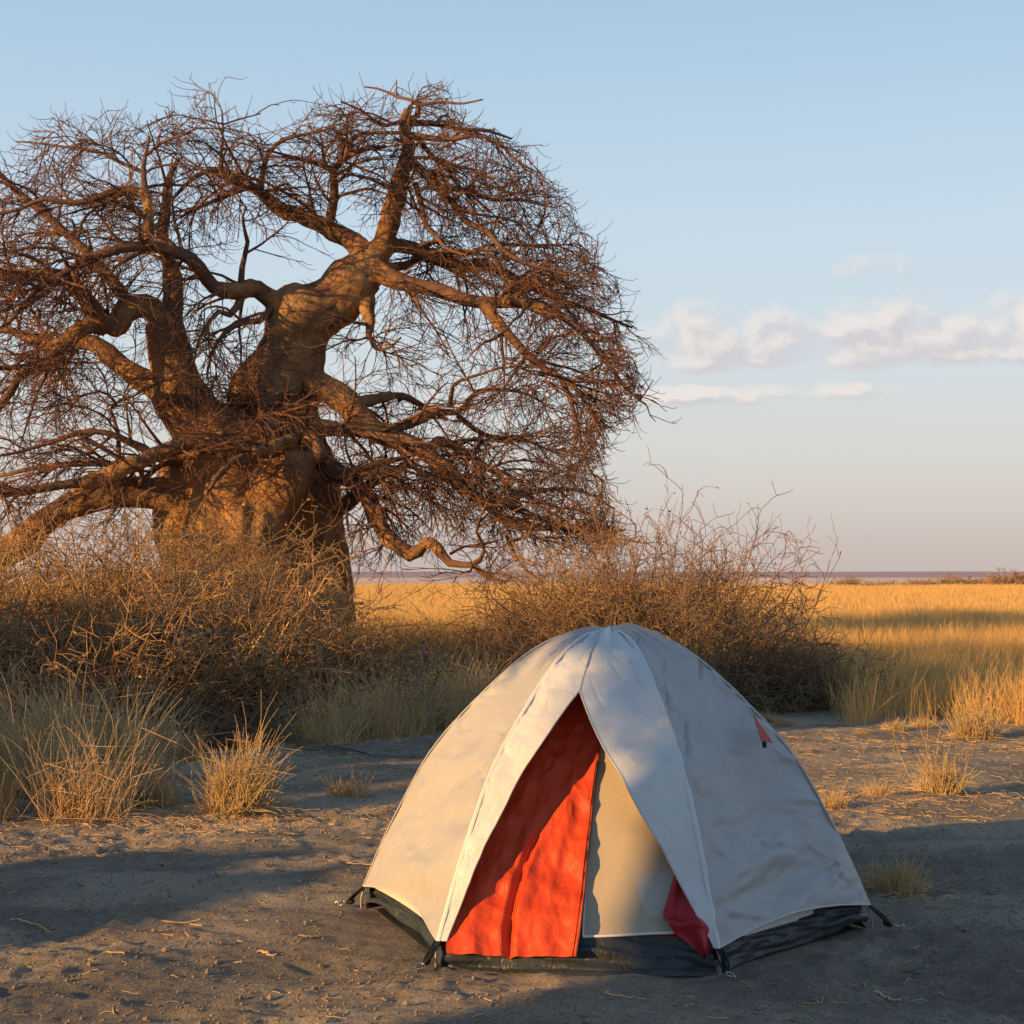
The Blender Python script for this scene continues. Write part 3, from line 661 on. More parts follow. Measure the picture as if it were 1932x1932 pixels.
def fly_grid(k, s_lo, s_hi, nt_=90, ns=64, hem=0.04, sag=0.035, seed=0, t_min=0.0, bulge=0.0, wr=1.0):
    """cloth between ridge k and k+1; s_lo/s_hi are functions of height t"""
    t = np.linspace(t_min, 1, nt_) ** 1.0; P = np.empty((nt_, ns, 3)); SS = np.empty((nt_, ns)); TT = np.empty((nt_, ns))
    for i, tt in enumerate(t):
        a, b = s_lo(tt), s_hi(tt); s = np.linspace(a, b, ns); SS[i] = s
        h0 = hem * 4 * s * (1 - s)
        te = tt + h0 * (1 - tt) ** 6; TT[i] = te
        A = ridge(k, te); B = ridge(k + 1, te); P[i] = A * (1 - s[:, None]) + B * s[:, None]
    w = 4 * SS * (1 - SS); d2 = normalize((cdir(k) + cdir(k + 1))[None]).ravel()
    out = np.array([d2[0], d2[1], 0.0])
    prof = np.sin(np.pi * np.clip(TT, 0, 1)) ** 0.7
    P = P + out * ((bulge - sag) * w * prof)[..., None]
    n = grid_normals(P)
    # slack cloth: long shallow folds low down, tight pulls along the ridge, gathered folds at the top
    foldlow = np.exp(-((TT - 0.17) / 0.24) ** 2) * np.sqrt(np.clip(w, 0, 1))
    lowf = fbm(np.stack([SS * 2.0, TT * 13 + SS * 1.2, np.full_like(SS, seed * 3.7)], -1), 3, seed + 1)
    pull = fbm(np.stack([SS * 3.5 + TT * 9, TT * 22 - SS * 5, np.full_like(SS, seed * 1.9)], -1), 3, seed + 2) * np.exp(-np.minimum(SS, 1 - SS) / 0.12) * (1 - np.exp(-np.minimum(SS, 1 - SS) / 0.03)) * np.sin(np.pi * TT)
    big = fbm(P * np.array([2.3, 2.3, 1.7]) + seed, 2, seed + 5)
    top = np.clip((TT - 0.70) / 0.3, 0, 1)
    ang = np.arctan2(P[..., 1] - TC[1], P[..., 0] - TC[0])
    rim = 1 - np.exp(-np.minimum(SS, 1 - SS) / 0.05)
    gather = (np.sin(ang * 17 + 2.2 * fbm(P * 6, 2, seed)) * 0.6 + fbm(np.stack([ang * 6, TT * 4, ang * 0], -1), 3, 91)) * top * np.clip((1 - TT) / 0.05, 0.15, 1)
    # sharp tension creases running in from the seams
    rc = np.random.default_rng(500 + seed); cre = np.zeros_like(SS)
    for _c in range(34 if k in (0, 1, 2) else 10):
        s0 = rc.choice([rc.uniform(0.0, 0.12), rc.uniform(0.88, 1.0), rc.uniform(0, 1)]); t0 = rc.uniform(0.05, 0.85); ang_ = rc.normal() * 0.5 + (0 if s0 < 0.5 else np.pi); ln_ = rc.uniform(0.08, 0.34)
        dx_ = (SS - s0) * 1.1; dy_ = (TT - t0) * 1.8; al = dx_ * math.cos(ang_) + dy_ * math.sin(ang_); ac = -dx_ * math.sin(ang_) + dy_ * math.cos(ang_) + 0.10 * al * al
        cre += rc.choice([-1, 1]) * rc.uniform(0.4, 1.0) * np.exp(-(ac / rc.uniform(0.007, 0.014)) ** 2) * np.clip(al / 0.03, 0, 1) * np.clip((ln_ - al) / 0.1, 0, 1)
    disp = (0.019 if k == 0 else 0.012) * cre * (1 - np.exp(-np.minimum(SS, 1 - SS) / 0.02)) + wr * (0.030 * lowf * foldlow + 0.024 * pull + 0.020 * big * w * prof) + 0.024 * gather * rim
    return P + n * disp[..., None]
one = lambda t: 1.0
zero = lambda t: 0.0
# six fly panels; the front one is split by the open doorway
HH = np.array([0.10, 0.15, 0.51, 0.82, 1.02, 1.10, 1.165]); EL_ = np.array([0.03, 0.035, 0.085, 0.165, 0.265, 0.315, 0.37]); ER_ = np.array([0.99, 0.98, 0.845, 0.675, 0.505, 0.435, 0.37])
def e_l(t): h = prof_t(t)[1]; return float(np.interp(h, HH, EL_))    # doorway edge seen from the right ridge of that panel
def e_r(t): h = prof_t(t)[1]; return float(np.interp(h, HH, ER_))
# ridge order runs right -> front right -> front left, so the front panel's s is measured from the front right ridge
front_r = fly_grid(1, zero, lambda t: 1 - e_r(t), 110, 40, 0.0, 0.0, 3, bulge=0.03, wr=0.8)
front_l = fly_grid(1, lambda t: 1 - e_l(t), one, 110, 30, 0.0, 0.0, 3, bulge=0.03, wr=0.8)
for nm, P in (('fly_panel', front_r), ('fly_panel', front_l)):
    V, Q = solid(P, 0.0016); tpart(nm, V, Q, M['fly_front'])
fly = {}
for k, hem, sag, sd in ((0, 0.030, 0.045, 10), (2, 0.035, 0.040, 20), (3, 0.04, 0.04, 30), (4, 0.04, 0.04, 40), (5, 0.04, 0.04, 50)):
    P = fly_grid(k, zero, one, *((150, 120) if k == 0 else (120, 76) if k == 2 else (60, 36)), hem, sag, sd, wr=1.4 if k == 0 else 1.0); fly[k] = P
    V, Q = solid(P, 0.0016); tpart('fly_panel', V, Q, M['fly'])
# sewn edge of the doorway and hems
def strip_along(C, r, S=6): 
    return tubes(C[None], np.full((1, len(C)), r), S)
for P, col in ((front_r, -1), (front_l, 0)):
    C = catmull(P[:96, col], 80); V, Q = strip_along(C, 0.005); tpart('doorway_binding', V, Q, M['fly_edge'])
C = catmull(0.5 * (front_r[80:, -1] + front_l[80:, 0]), 40); C = C[C[:, 2] > 1.16] + np.array([0, -0.004, 0.004]); V, Q = strip_along(C, 0.005); tpart('ridge_seam', V, Q, M['fly_edge'])
for k, P in fly.items():
    V, Q = strip_along(P[0], 0.0045); tpart('hem', V, Q, M['fly_edge'])
# flat seam tape over each pole and the pole under it
for k in range(6):
    t = np.linspace(0.0, 0.97, 90); C = ridge(k, t); d = cdir(k); tng = np.array([-d[1], d[0], 0])
    nrm = np.gradient(C, axis=0); nrm = normalize(np.cross(np.broadcast_to(tng, C.shape), nrm)); nrm *= np.sign(np.sum(nrm * (C - np.array([TC[0], TC[1], 0.4])), axis=1, keepdims=True))
    wv = np.full_like(t, 0.0115)
    puck = 0.0010 * vnoise(np.stack([t * 60, t * 0 + 3, t * 0 + k], -1), 18)
    P = np.stack([C + tng * s * wv[:, None] + nrm * (0.0042 + puck - 0.0072 * abs(s) ** 1.3)[:, None] for s in (-1.0, -0.5, 0, 0.5, 1.0)], 1)
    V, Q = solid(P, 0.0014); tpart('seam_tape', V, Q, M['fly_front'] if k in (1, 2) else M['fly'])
    base = ridge(k, np.array([0.0]))[0]; foot = np.array([TC[0] + d[0] * 1.245 * CORNER_R[k], TC[1] + d[1] * 1.245 * CORNER_R[k], 0.015])
    CC = np.vstack([foot, 0.5 * (foot + base) + nrm[0] * 0.004, ridge(k, np.linspace(0.0, 1.0, 50), 0.992)])
    V, Q = tubes(catmull(CC, 70)[None], np.full((1, 70), 0.0052), 8); tpart('tent_pole', V, Q, M['pole'])

# inner tent walls
def inner_ridge(k, t, ins=0.93): r = ridge(k, t, ins); r[..., 2] = r[..., 2] * 0.955; return r
for k in (0, 2, 3, 4, 5):
    t = np.linspace(0, 0.985, 30); s = np.linspace(0, 1, 16)
    A = inner_ridge(k, t, 0.955); B = inner_ridge(k + 1, t, 0.955); P = A[:, None] * (1 - s[None, :, None]) + B[:, None] * s[None, :, None]
    d2 = normalize((cdir(k) + cdir(k + 1))[None]).ravel(); P[..., :2] -= d2 * (0.03 * 4 * s * (1 - s))[None, :, None]
    V, Q = grid_mesh(P); tpart('inner_wall', V, Q, M['inner'])
# front wall: nearly upright at the foot, leaning well back behind the doorway
FRb = np.array([TC[0], TC[1], 0.14]) + np.r_[cdir(1) * 1.06, 0]; FLb = np.array([TC[0], TC[1], 0.14]) + np.r_[cdir(2) * 1.15, 0]
TOPW = np.array([TC[0] - 0.02, TC[1] - 0.20, 1.24])
def wall_pt(px, py, off=0.0):
    """point of the front wall (a slightly bowed sheet) that stands at this direction from the eye"""
    lo, hi = 5.5, 8.5
    for _ in range(50):
        D = 0.5 * (lo + hi); p = at(px, py, D)
        if wall_side(p) > 0: hi = D
        else: lo = D
    p = at(px, py, 0.5 * (lo + hi)); return p + WALLN * off
_e = normalize((FRb - FLb)[None]).ravel(); _u = normalize((TOPW - 0.5 * (FRb + FLb))[None]).ravel()
WALLN = normalize(np.cross(_e, _u)[None]).ravel()
if WALLN[1] > 0: WALLN = -WALLN
def wall_side(p):
    # sag: the sheet bows towards the door low down
    z = p[2]; bow = 0.05 * math.sin(math.pi * min(max(z / 1.2, 0), 1))
    return -np.dot(p - FLb, WALLN) - bow * 0.0
# body of the front wall in orange cloth
t = np.linspace(0, 1, 40); s = np.linspace(0, 1, 30)
A = FRb[None] * (1 - t[:, None]) + TOPW * t[:, None]; B = FLb[None] * (1 - t[:, None]) + TOPW * t[:, None]
A += np.array([0.10, 0.04, 0]) * np.sin(np.pi * t)[:, None]; B += np.array([-0.10, 0.04, 0]) * np.sin(np.pi * t)[:, None]
P = A[:, None] * (1 - s[None, :, None]) + B[:, None] * s[None, :, None]
wn = fbm(P * np.array([5, 5, 3]), 3, 88)
P += WALLN * (0.010 * wn - 0.014)[..., None]
V, Q = grid_mesh(P); tpart('front_wall', V, Q, M['orange'])

def poly_sheet(rows, ns, off, seed=0, amp=0.0, freq=(4, 4, 3), extra=None):
    """rows: list of ((xl,yl),(xr,yr)) picture points on the front wall plane, top to bottom"""
    L = catmull(np.array([[*wall_pt(*r[0])] for r in rows]), 70); R = catmull(np.array([[*wall_pt(*r[1])] for r in rows]), 70)
    s = np.linspace(0, 1, ns); P = L[:, None] * (1 - s[None, :, None]) + R[:, None] * s[None, :, None]
    d = off + amp * fbm(P * np.array(freq), 4, seed)
    if extra is not None: d = d + extra(np.linspace(0, 1, 70)[:, None], s[None, :])
    return P + WALLN * d[..., None]
# netting door
rows = [((1131, 1398), (1133, 1398)), ((1122, 1480), (1185, 1480)), ((1114, 1560), (1240, 1560)), ((1107, 1650), (1300, 1650)), ((1102, 1720), (1335, 1712)), ((1100, 1769), (1345, 1758))]
P = poly_sheet(rows, 40, 0.004, 5, 0.005, (3, 3, 2)); V, Q = grid_mesh(P); door = tpart('netting_door', V, Q, M['mesh'])
def child(name, V, Q, mat, parent): return add_mesh(name, V, Q, mat, parent, True, (0, 0, 0))
for nm, C, r in (('edge_binding', P[:, 0], 0.0055), ('edge_binding', P[-1, :], 0.0065)):
    V, Q = tubes((C + WALLN * 0.004)[None], np.full((1, len(C)), r), 6); child(nm, V, Q, M['tape'], door)
V, Q = tubes((P[:, -1] + WALLN * 0.004)[None], np.full((1, 70), 0.008), 6); child('zip', V, Q, M['zip'], door)
rows = [((1197, 1652), (1300, 1640)), ((1200, 1675), (1302, 1670)), ((1208, 1705), (1300, 1705)), ((1218, 1725), (1292, 1728)), ((1235, 1733), (1280, 1736))]
P = poly_sheet(rows, 16, 0.0085, 6, 0.001); V, Q = grid_mesh(P); child('grey_net_patch', V, Q, M['mesh_patch'], door)  # greyer patch set on the netting
# orange door flap hanging on the left
def folds(v, s):
    deep = np.exp(-((s - (0.46 + 0.03 * np.sin(v * 7))) / 0.035) ** 2) * np.clip((v - 0.50) / 0.1, 0, 1)
    soft = 0.5 * np.sin(s * 13 + 2 * v) * v ** 1.5 + 0.35 * np.sin(s * 23 - 3 * v)
    hemline = 0.3 * np.clip((v - 0.93) / 0.07, 0, 1) * np.sin(s * 40)
    return 0.026 * v ** 2 + 0.013 * soft * (0.25 + v) - 0.040 * deep + 0.006 * hemline
rows = [((1112, 1290), (1133, 1372)), ((1060, 1350), (1131, 1420)), ((1000, 1440), (1122, 1490)), ((940, 1550), (1114, 1580)), ((885, 1650), (1106, 1670)), ((852, 1735), (1098, 1755)), ((845, 1792), (1091, 1800)), ((846, 1808), (1089, 1814))]
P = poly_sheet(rows, 90, 0.016, 15, 0.014, (6, 6, 5), folds)
cr_ = 1 - np.abs(fbm(P * np.array([9, 9, 7]), 3, 47)) * 2; cr2 = 1 - np.abs(fbm(P * np.array([4, 4, 11]) + 5, 3, 48)) * 2.2; P += WALLN * (0.008 * cr_ + 0.004 * cr2)[..., None]
low = P[..., 2] < 0.02; P[..., 2] = np.where(low, 0.02 + 0.15 * (P[..., 2] - 0.02), P[..., 2])
V, Q = solid(P, 0.0015); flap = tpart('door_flap', V, Q, M['orange'])
C = P[:, -4] + WALLN * 0.003; V, Q = tubes(C[None], np.full((1, 70), 0.003), 5); child('stitched_edge', V, Q, M['orange'], flap)
C = P[12:, -1] + WALLN * 0.002; V, Q = tubes(C[None], np.full((1, len(C)), 0.0042), 5); child('zip', V, Q, M['zip'], flap)
# red flap of the other door half, bunched by the right pole
def folds2(v, s):
    return 0.05 * np.sin(np.pi * s) * (0.4 + v) + 0.03 * np.exp(-((v - 0.62 - 0.1 * s) / 0.06) ** 2) + 0.02 * np.sin(s * 9 + v * 3)
rows = [((1278, 1625), (1312, 1640)), ((1270, 1668), (1322, 1690)), ((1258, 1712), (1338, 1730)), ((1252, 1738), (1345, 1756)), ((1272, 1768), (1346, 1776)), ((1302, 1790), (1340, 1796)), ((1328, 1813), (1331, 1814))]
P = poly_sheet(rows, 40, 0.035, 25, 0.008, (7, 7, 6), folds2); V, Q = solid(P, 0.0015); tpart('red_flap', V, Q, M['maroon'])

# groundsheet tub: one wall per side
for k in range(6):
    s = np.linspace(0, 1, 60); v = np.linspace(0, 1, 18)
    hi_z = [0.155, 0.150, 0.160, 0.16, 0.16, 0.16][k]
    def cr_pt(kk, r, z): d = cdir(kk); return np.array([TC[0] + d[0] * r * CORNER_R[kk % 6], TC[1] + d[1] * r * CORNER_R[kk % 6], z])
    zt = 0.125
    A0, B0 = cr_pt(k, 1.165, zt + 0.02), cr_pt(k + 1, 1.165, zt + 0.02); A1, B1 = cr_pt(k, 1.215, 0.012), cr_pt(k + 1, 1.215, 0.012)
    topc = A0[None] * (1 - s[:, None]) + B0[None] * s[:, None]; botc = A1[None] * (1 - s[:, None]) + B1[None] * s[:, None]
    topc[:, 2] += 0.012 * np.sin(np.pi * s)
    d2 = normalize((cdir(k) + cdir(k + 1))[None]).ravel(); bow = (0.05 if k != 2 else 0.10) * np.sin(np.pi * s) ** 1.2
    botc[:, :2] -= d2 * bow[:, None]; topc[:, :2] -= d2 * (bow * 0.8)[:, None]
    if k == 1: botc[:, :2] += d2 * (0.07 * np.sin(np.pi * s))[:, None]
    if k in (0, 2): botc[:, 2] += (0.05 * np.exp(-((s - (0.08 if k == 0 else 0.9)) / 0.13) ** 2))
    P = topc[None] * (1 - v[:, None, None]) + botc[None] * v[:, None, None]
    P[..., :2] += d2 * (0.022 * np.sin(np.pi * v)[:, None] * (0.6 + vnoise(np.stack([s * 5, s * 0 + k, s * 0], -1), 3))[None])[..., None]
    n = grid_normals(P); wn = fbm(np.stack([np.broadcast_to(s * 4, (18, 60)) + v[:, None] * 1.5, np.broadcast_to(v[:, None] * 3.0, (18, 60)), np.full((18, 60), k * 2.0)], -1), 3, 66)
    P = P + n * (0.036 * wn * np.sin(np.pi * np.clip(v, 0.05, 1) * 0.9)[:, None])[..., None]
    P[..., 2] = np.maximum(P[..., 2], 0.006)
    V, Q = solid(P, 0.002); tpart('groundsheet_wall', V, Q, M['tub'])
    if k == 1:                                            # slack floor edge lying in folds before the door
        v2 = np.linspace(0, 1, 12); reach = (0.055 + 0.03 * vnoise(np.stack([s * 4, s * 0, s * 0], -1), 5)) * np.sin(np.pi * np.clip(s * 1.02, 0, 1)) ** 0.4
        E = botc[None] + np.r_[d2, 0][None, None] * (v2[:, None] * reach[None])[..., None]
        E[..., 2] = 0.012 + 0.020 * np.sin(np.pi * v2)[:, None] * (0.7 + 0.6 * vnoise(np.stack([s * 9, s * 0 + 4, s * 0], -1), 9))[None]
        V, Q = solid(E, 0.002); tpart('floor_edge', V, Q, M['tub'])
hexa = np.array([[TC[0] + cdir(k)[0] * 1.17 * CORNER_R[k], TC[1] + cdir(k)[1] * 1.17 * CORNER_R[k], 0.010] for k in range(6)])
V = np.vstack([hexa, hexa.mean(0)[None]]); Q = np.array([[k, (k + 1) % 6, 6] for k in range(6)]); tpart('tent_floor', V, Q, M['tub'])

# corner webbing, ring and peg
def torus(c, R, r, ax, n=20, m=6):
    a = np.arange(n + 1) * 2 * np.pi / n; ax = normalize(np.array([ax], float)).ravel(); u = normalize(np.cross(ax, [0.3, 0.2, 1.0])[None]).ravel(); w = np.cross(ax, u)
    return tubes((c + R * (np.cos(a)[:, None] * u + np.sin(a)[:, None] * w))[None], np.full((1, n + 1), r), m)
for k in range(6):
    d = np.r_[cdir(k), 0]; tg = np.array([-d[1], d[0], 0]); R0 = CORNER_R[k]
    base = ridge(k, np.array([0.0]))[0]; peg = np.array([TC[0], TC[1], 0.0]) + d * (1.255 * R0 + (0.075 if k != 0 else 0.09)); peg[2] = gh1(peg[0], peg[1]) + 0.018
    cords = []
    for j, o in enumerate((-0.016, 0.0, 0.016)):
        mid = 0.45 * base + 0.55 * peg + tg * o * 1.1 + np.array([0, 0, -0.006 + 0.006 * j])
        cords.append(tubes(catmull(np.array([base + tg * o - d * 0.005, mid, peg + tg * o * 0.25 - d * 0.012 + np.array([0, 0, 0.012])]), 14)[None], np.full((1, 14), 0.0052), 6))
    s3 = np.linspace(0, 1, 10)[:, None]; webC = (base + tg * 0.010) * (1 - s3) + (peg - d * 0.03 + np.array([0, 0, 0.01])) * s3
    P = np.stack([webC - tg * 0.010, webC + tg * 0.010], 1); cords.append(solid(P, 0.003))
    knot = catmull(np.array([peg - d * 0.05 + [0, 0, 0.022], peg - d * 0.03 + [0, 0, 0.014], peg - d * 0.008 + [0, 0, 0.004]]), 8); kr = np.interp(np.linspace(0, 1, 8), [0, .3, .7, 1], [0.005, 0.014, 0.012, 0.005])
    cords.append(tubes(knot[None], kr[None], 8))
    st_ = tpart('corner_strap', *join(cords), M['black'])
    child('ring', *torus(peg + d * 0.012 + np.array([0, 0, 0.006]), 0.021, 0.0030, tg * 0.3 + np.array([0.25 * d[0], 0.25 * d[1], 1.0])), M['steel'], st_)
    pc = peg + d * 0.034; pts = np.array([pc + [0, 0, -0.05], pc + [0, 0, 0.006], pc + d * 0.008 + [0, 0, 0.013], pc + d * 0.014 + [0, 0, 0.004]])
    child('peg', *tubes(catmull(pts, 10)[None], np.full((1, 10), 0.0035), 6), M['steel'], st_)
# red vent tab with its black toggle on the right-hand side
def tri_sheet(pts, th, mat, name, parent=None):
    a, b_, c = [np.array(p) for p in pts]; n = normalize(np.cross(b_ - a, c - a)[None]).ravel() * th / 2
    V = np.array([a + n, b_ + n, c + n, a - n, b_ - n, c - n]); Q = np.array([[0, 1, 2], [5, 4, 3], [0, 3, 1], [1, 3, 4], [1, 4, 2], [2, 4, 5], [2, 5, 0], [0, 5, 3]])
    return tpart(name, V, Q, mat, parent, False)
tab = tri_sheet([at(1421, 1348, 7.22), at(1458, 1402, 7.28), at(1437, 1398, 7.19)], 0.003, M['maroon'], 'vent_tab')
tri_sheet([at(1421, 1348, 7.20), at(1437, 1398, 7.15), at(1428, 1366, 7.24)], 0.003, M['maroon'], 'vent_fold', tab)
c = at(1442, 1404, 7.17); V, Q = tubes(np.array([[c + [0, 0, 0.012], c + [0, 0, 0.0], c + [0.002, 0, -0.016]]]), np.full((1, 3), 0.010), 6); child('toggle', V, Q, M['black'], tab)
# ------------------------------------------------------------------ dry shrubs
def shrub_mesh(name, seed, n0, height, spread, droop, mat, n1=9, n2=3, rad=1.0, upright=0.75):
    r = np.random.default_rng(seed); a = r.uniform(0, 2 * np.pi, n0); rr = np.sqrt(r.random(n0)) * spread * 0.45
    start = np.stack([np.cos(a) * rr, np.sin(a) * rr, np.full(n0, -0.03)], -1)
    lean = r.uniform(0.1, 1.1, n0) * spread / height; a2 = a + r.normal(size=n0) * 0.7
    d = normalize(np.stack([np.cos(a2) * lean, np.sin(a2) * lean, np.full(n0, upright) * r.uniform(0.6, 1.3, n0)], -1))
    ln = height * r.uniform(0.6, 1.25, n0)
    P0 = grow(r, start, d, ln, 11, droop * 0.4, droop, 0.16); R0 = taper(n0, 11, r.uniform(0.008, 0.016, n0) * rad, 0.004 * rad)
    P0[:, 1:, 2] = np.maximum(P0[:, 1:, 2], 0.03)
    p, t, q, f = sample_poly(r, P0, R0, n1, 0.12, 1.0); m = len(p)
    P1 = grow(r, p, side_dir(r, t, r.uniform(0.5, 1.3, (m, 1)), 0.15), r.uniform(0.25, 0.75, m) * height * 0.5, 7, droop * 0.7, droop * 0.4, 0.24); R1 = taper(m, 7, np.clip(q * 0.6, 0.004 * rad, 0.008 * rad), 0.003 * rad)
    p, t, q, f = sample_poly(r, P1, R1, n2, 0.2, 1.0); m = len(p)
    P2 = grow(r, p, side_dir(r, t, r.uniform(0.4, 1.2, (m, 1)), 0.1), r.uniform(0.10, 0.36, m) * height * 0.5, 5, 0.0, 0.0, 0.22); R2 = taper(m, 5, 0.0038 * rad, 0.0024 * rad)
    p, t, q, f = sample_poly(r, P2, R2, 1, 0.3, 1.0); k = r.random(len(p)) < 0.22; p, t = p[k], t[k]; m = len(p); d = side_dir(r, t, np.full((m, 1), 0.6), -0.1); l = r.uniform(0.015, 0.035, m)
    lv = ribbons(np.stack([p, p + d * l[:, None]], 1), np.stack([l * 0.35, l * 0.2], 1), normalize(np.cross(d, r.normal(size=(m, 3)))))
    return mesh_data(name, *join([tubes(P0, R0, 4), tubes(P1, R1, 3), tubes(P2, R2, 3), lv]), mat)
S_ = [shrub_mesh('dry_shrub_a', 101, 110, 1.55, 1.5, 0.10, M['shrub']),
      shrub_mesh('dry_shrub_b', 102, 130, 1.30, 1.7, 0.15, M['shrub']),
      shrub_mesh('dry_shrub_c', 103, 120, 1.70, 1.3, 0.07, M['shrub'], 9, 3),
      shrub_mesh('grey_shrub', 104, 120, 1.75, 1.5, 0.05, M['shrub_grey'], 10, 3),
      shrub_mesh('drooping_shrub', 105, 210, 1.30, 1.9, 0.20, M['shrub_grey'], 7, 2, 1.0, 0.9)]
def shrub(px, D, kind, sc, sz, label, group, name='dry_shrub'):
    x = (px - CX) * D / F; o = obj(name, S_[kind], None, (x, D, gh1(x, D)))
    o.rotation_euler = (0, 0, random.random() * 6.28); o.scale = (sc, sc, sc * sz); tag(o, label, 'shrub', group); return o
random.seed(4)
G1 = 'dry shrubs of the thicket before the baobab'
for a in [(20, 17.5, 1, 1.34, 1.05, 'brown leafless shrub at the thicket end under the propped limb'),
          (110, 19.0, 2, 1.34, 1.0, 'tall brown shrub below the arch of the propped limb'),
          (215, 17.0, 0, 1.34, 0.95, 'tangled brown shrub beneath the arch, with tall grass at its foot'),
          (290, 20.0, 2, 1.34, 1.05, 'golden shrub with long pale shoots before the left edge of the trunk'),
          (370, 17.6, 1, 1.40, 1.1, 'spreading brown shrub below the lit part of the trunk'),
          (455, 19.5, 0, 1.34, 1.0, 'golden brown shrub touching the lit face of the trunk'),
          (520, 17.8, 1, 1.22, 0.95, 'low tangled shrub at the foot of the trunk'),
          (600, 19.0, 4, 0.94, 0.85, 'pale matted shrub at the dark foot of the trunk'),
          (150, 22.5, 0, 1.46, 1.05, 'shaded shrub standing behind the thicket under the arch'),
          (390, 23.0, 2, 1.40, 0.95, 'shrub pressed against the trunk behind the thicket'),
          (-70, 19.0, 0, 1.46, 1.05, 'brown shrub cut by the picture edge beside the thicket'),
          (60, 15.6, 4, 0.83, 0.8, 'dark drooping shrub low in front of the thicket'),
          (330, 15.6, 4, 0.79, 0.75, 'dark matted shrub low behind the brightest grass tuft')]: shrub(*a, G1)
G2 = 'shrubs between the trunk and the tent'
for a in [(715, 25.5, 0, 0.80, 0.75, 'thin golden shrub just beside the dark side of the trunk'),
          (790, 27.0, 2, 0.72, 0.70, 'open golden shrub against the sunlit field'),
          (880, 25.0, 1, 0.68, 0.65, 'low golden shrub above the left shoulder of the tent'),
          (760, 22.5, 4, 0.7, 0.62, 'reddish matted undergrowth beside the trunk foot'),
          (955, 27.0, 0, 0.80, 0.80, 'golden shrub between the open shrubs and the big thicket'),
          (1020, 28.0, 2, 0.85, 0.85, 'shrub under the tip of the hanging limb'),
          (1095, 27.5, 0, 1.0, 0.95, 'shrub behind the big thicket, under the lowest twigs'),
          (690, 21.0, 1, 0.75, 0.7, 'small rust brown shrub at the dark foot of the trunk')]: shrub(*a, G2)
G3 = 'shrubs of the big thicket behind the tent'
for a in [(1010, 23.5, 1, 1.0, 0.85, 'brown shrub behind the left shoulder of the tent'),
          (1100, 22.5, 0, 1.25, 1.15, 'brown shrub rising behind the top of the tent'),
          (1190, 22.0, 3, 1.2, 1.15, 'tall grey brown shrub behind the tent, mingled with baobab twigs'),
          (1265, 22.5, 3, 1.25, 1.25, 'tallest grey shrub with wispy upright shoots behind the tent'),
          (1330, 21.5, 3, 1.0, 0.92, 'grey shrub with thin shoots sloping down to the field'),
          (1390, 20.5, 4, 0.98, 0.9, 'drooping pale shrub with arching stems right behind the tent'),
          (1480, 19.8, 4, 0.85, 0.8, 'drooping straw coloured shrub at the end of the thicket, dark inside'),
          (1290, 20.0, 4, 1.15, 1.05, 'dark tangled shrub hidden half by the tent'),
          (1140, 20.3, 4, 1.0, 0.95, 'brown matted shrub just behind the tent top'),
          (1560, 20.5, 4, 0.62, 0.62, 'low pale shrub trailing from the thicket towards the grass')]: shrub(*a, G3)
# bushes far out on the plain
G4 = 'bushes far out on the plain'
for i, (px, D, sc, sz, lab) in enumerate([(1597, 158, 1.03, 0.91, 'small round bush standing alone far out on the plain'),
        (1640, 161, 1.10, 0.43, 'low flat bush in the far row on the plain'), (1665, 161, 1.23, 0.45, 'low spreading bush next to the flat bush in the far row'),
        (1690, 160, 0.83, 0.67, 'tiny bush ending the low row far out on the plain'), (1730, 162, 0.97, 0.75, 'small bush between the low row and the tall row on the plain'),
        (1757, 164, 0.83, 0.75, 'small thin bush beside the tall row on the plain'),
        (1800, 166, 1.43, 0.71, 'large bush that begins the tall row on the plain'), (1835, 170, 1.21, 0.67, 'middle bush of the tall row on the plain'),
        (1862, 168, 1.21, 0.71, 'bush in the tall row next to the biggest one'), (1900, 164, 1.65, 0.81, 'biggest bush of the far row on the plain'), (1940, 166, 1.54, 0.81, 'far bush cut by the picture edge beyond the biggest one')]):
    o = shrub(px, D, (0, 2, 1)[i % 3], sc, sz, lab, G4, 'far_bush')
far_me = [shrub_mesh('far_bush_mesh_%d' % k, 140 + k, 60, 1.45, 1.6, 0.06, M['far_bush'], 7, 3, 4.5) for k in range(2)]
for i, o in enumerate([o for o in bpy.data.objects if o.name.startswith('far_bush')]): o.data = far_me[i % 2]

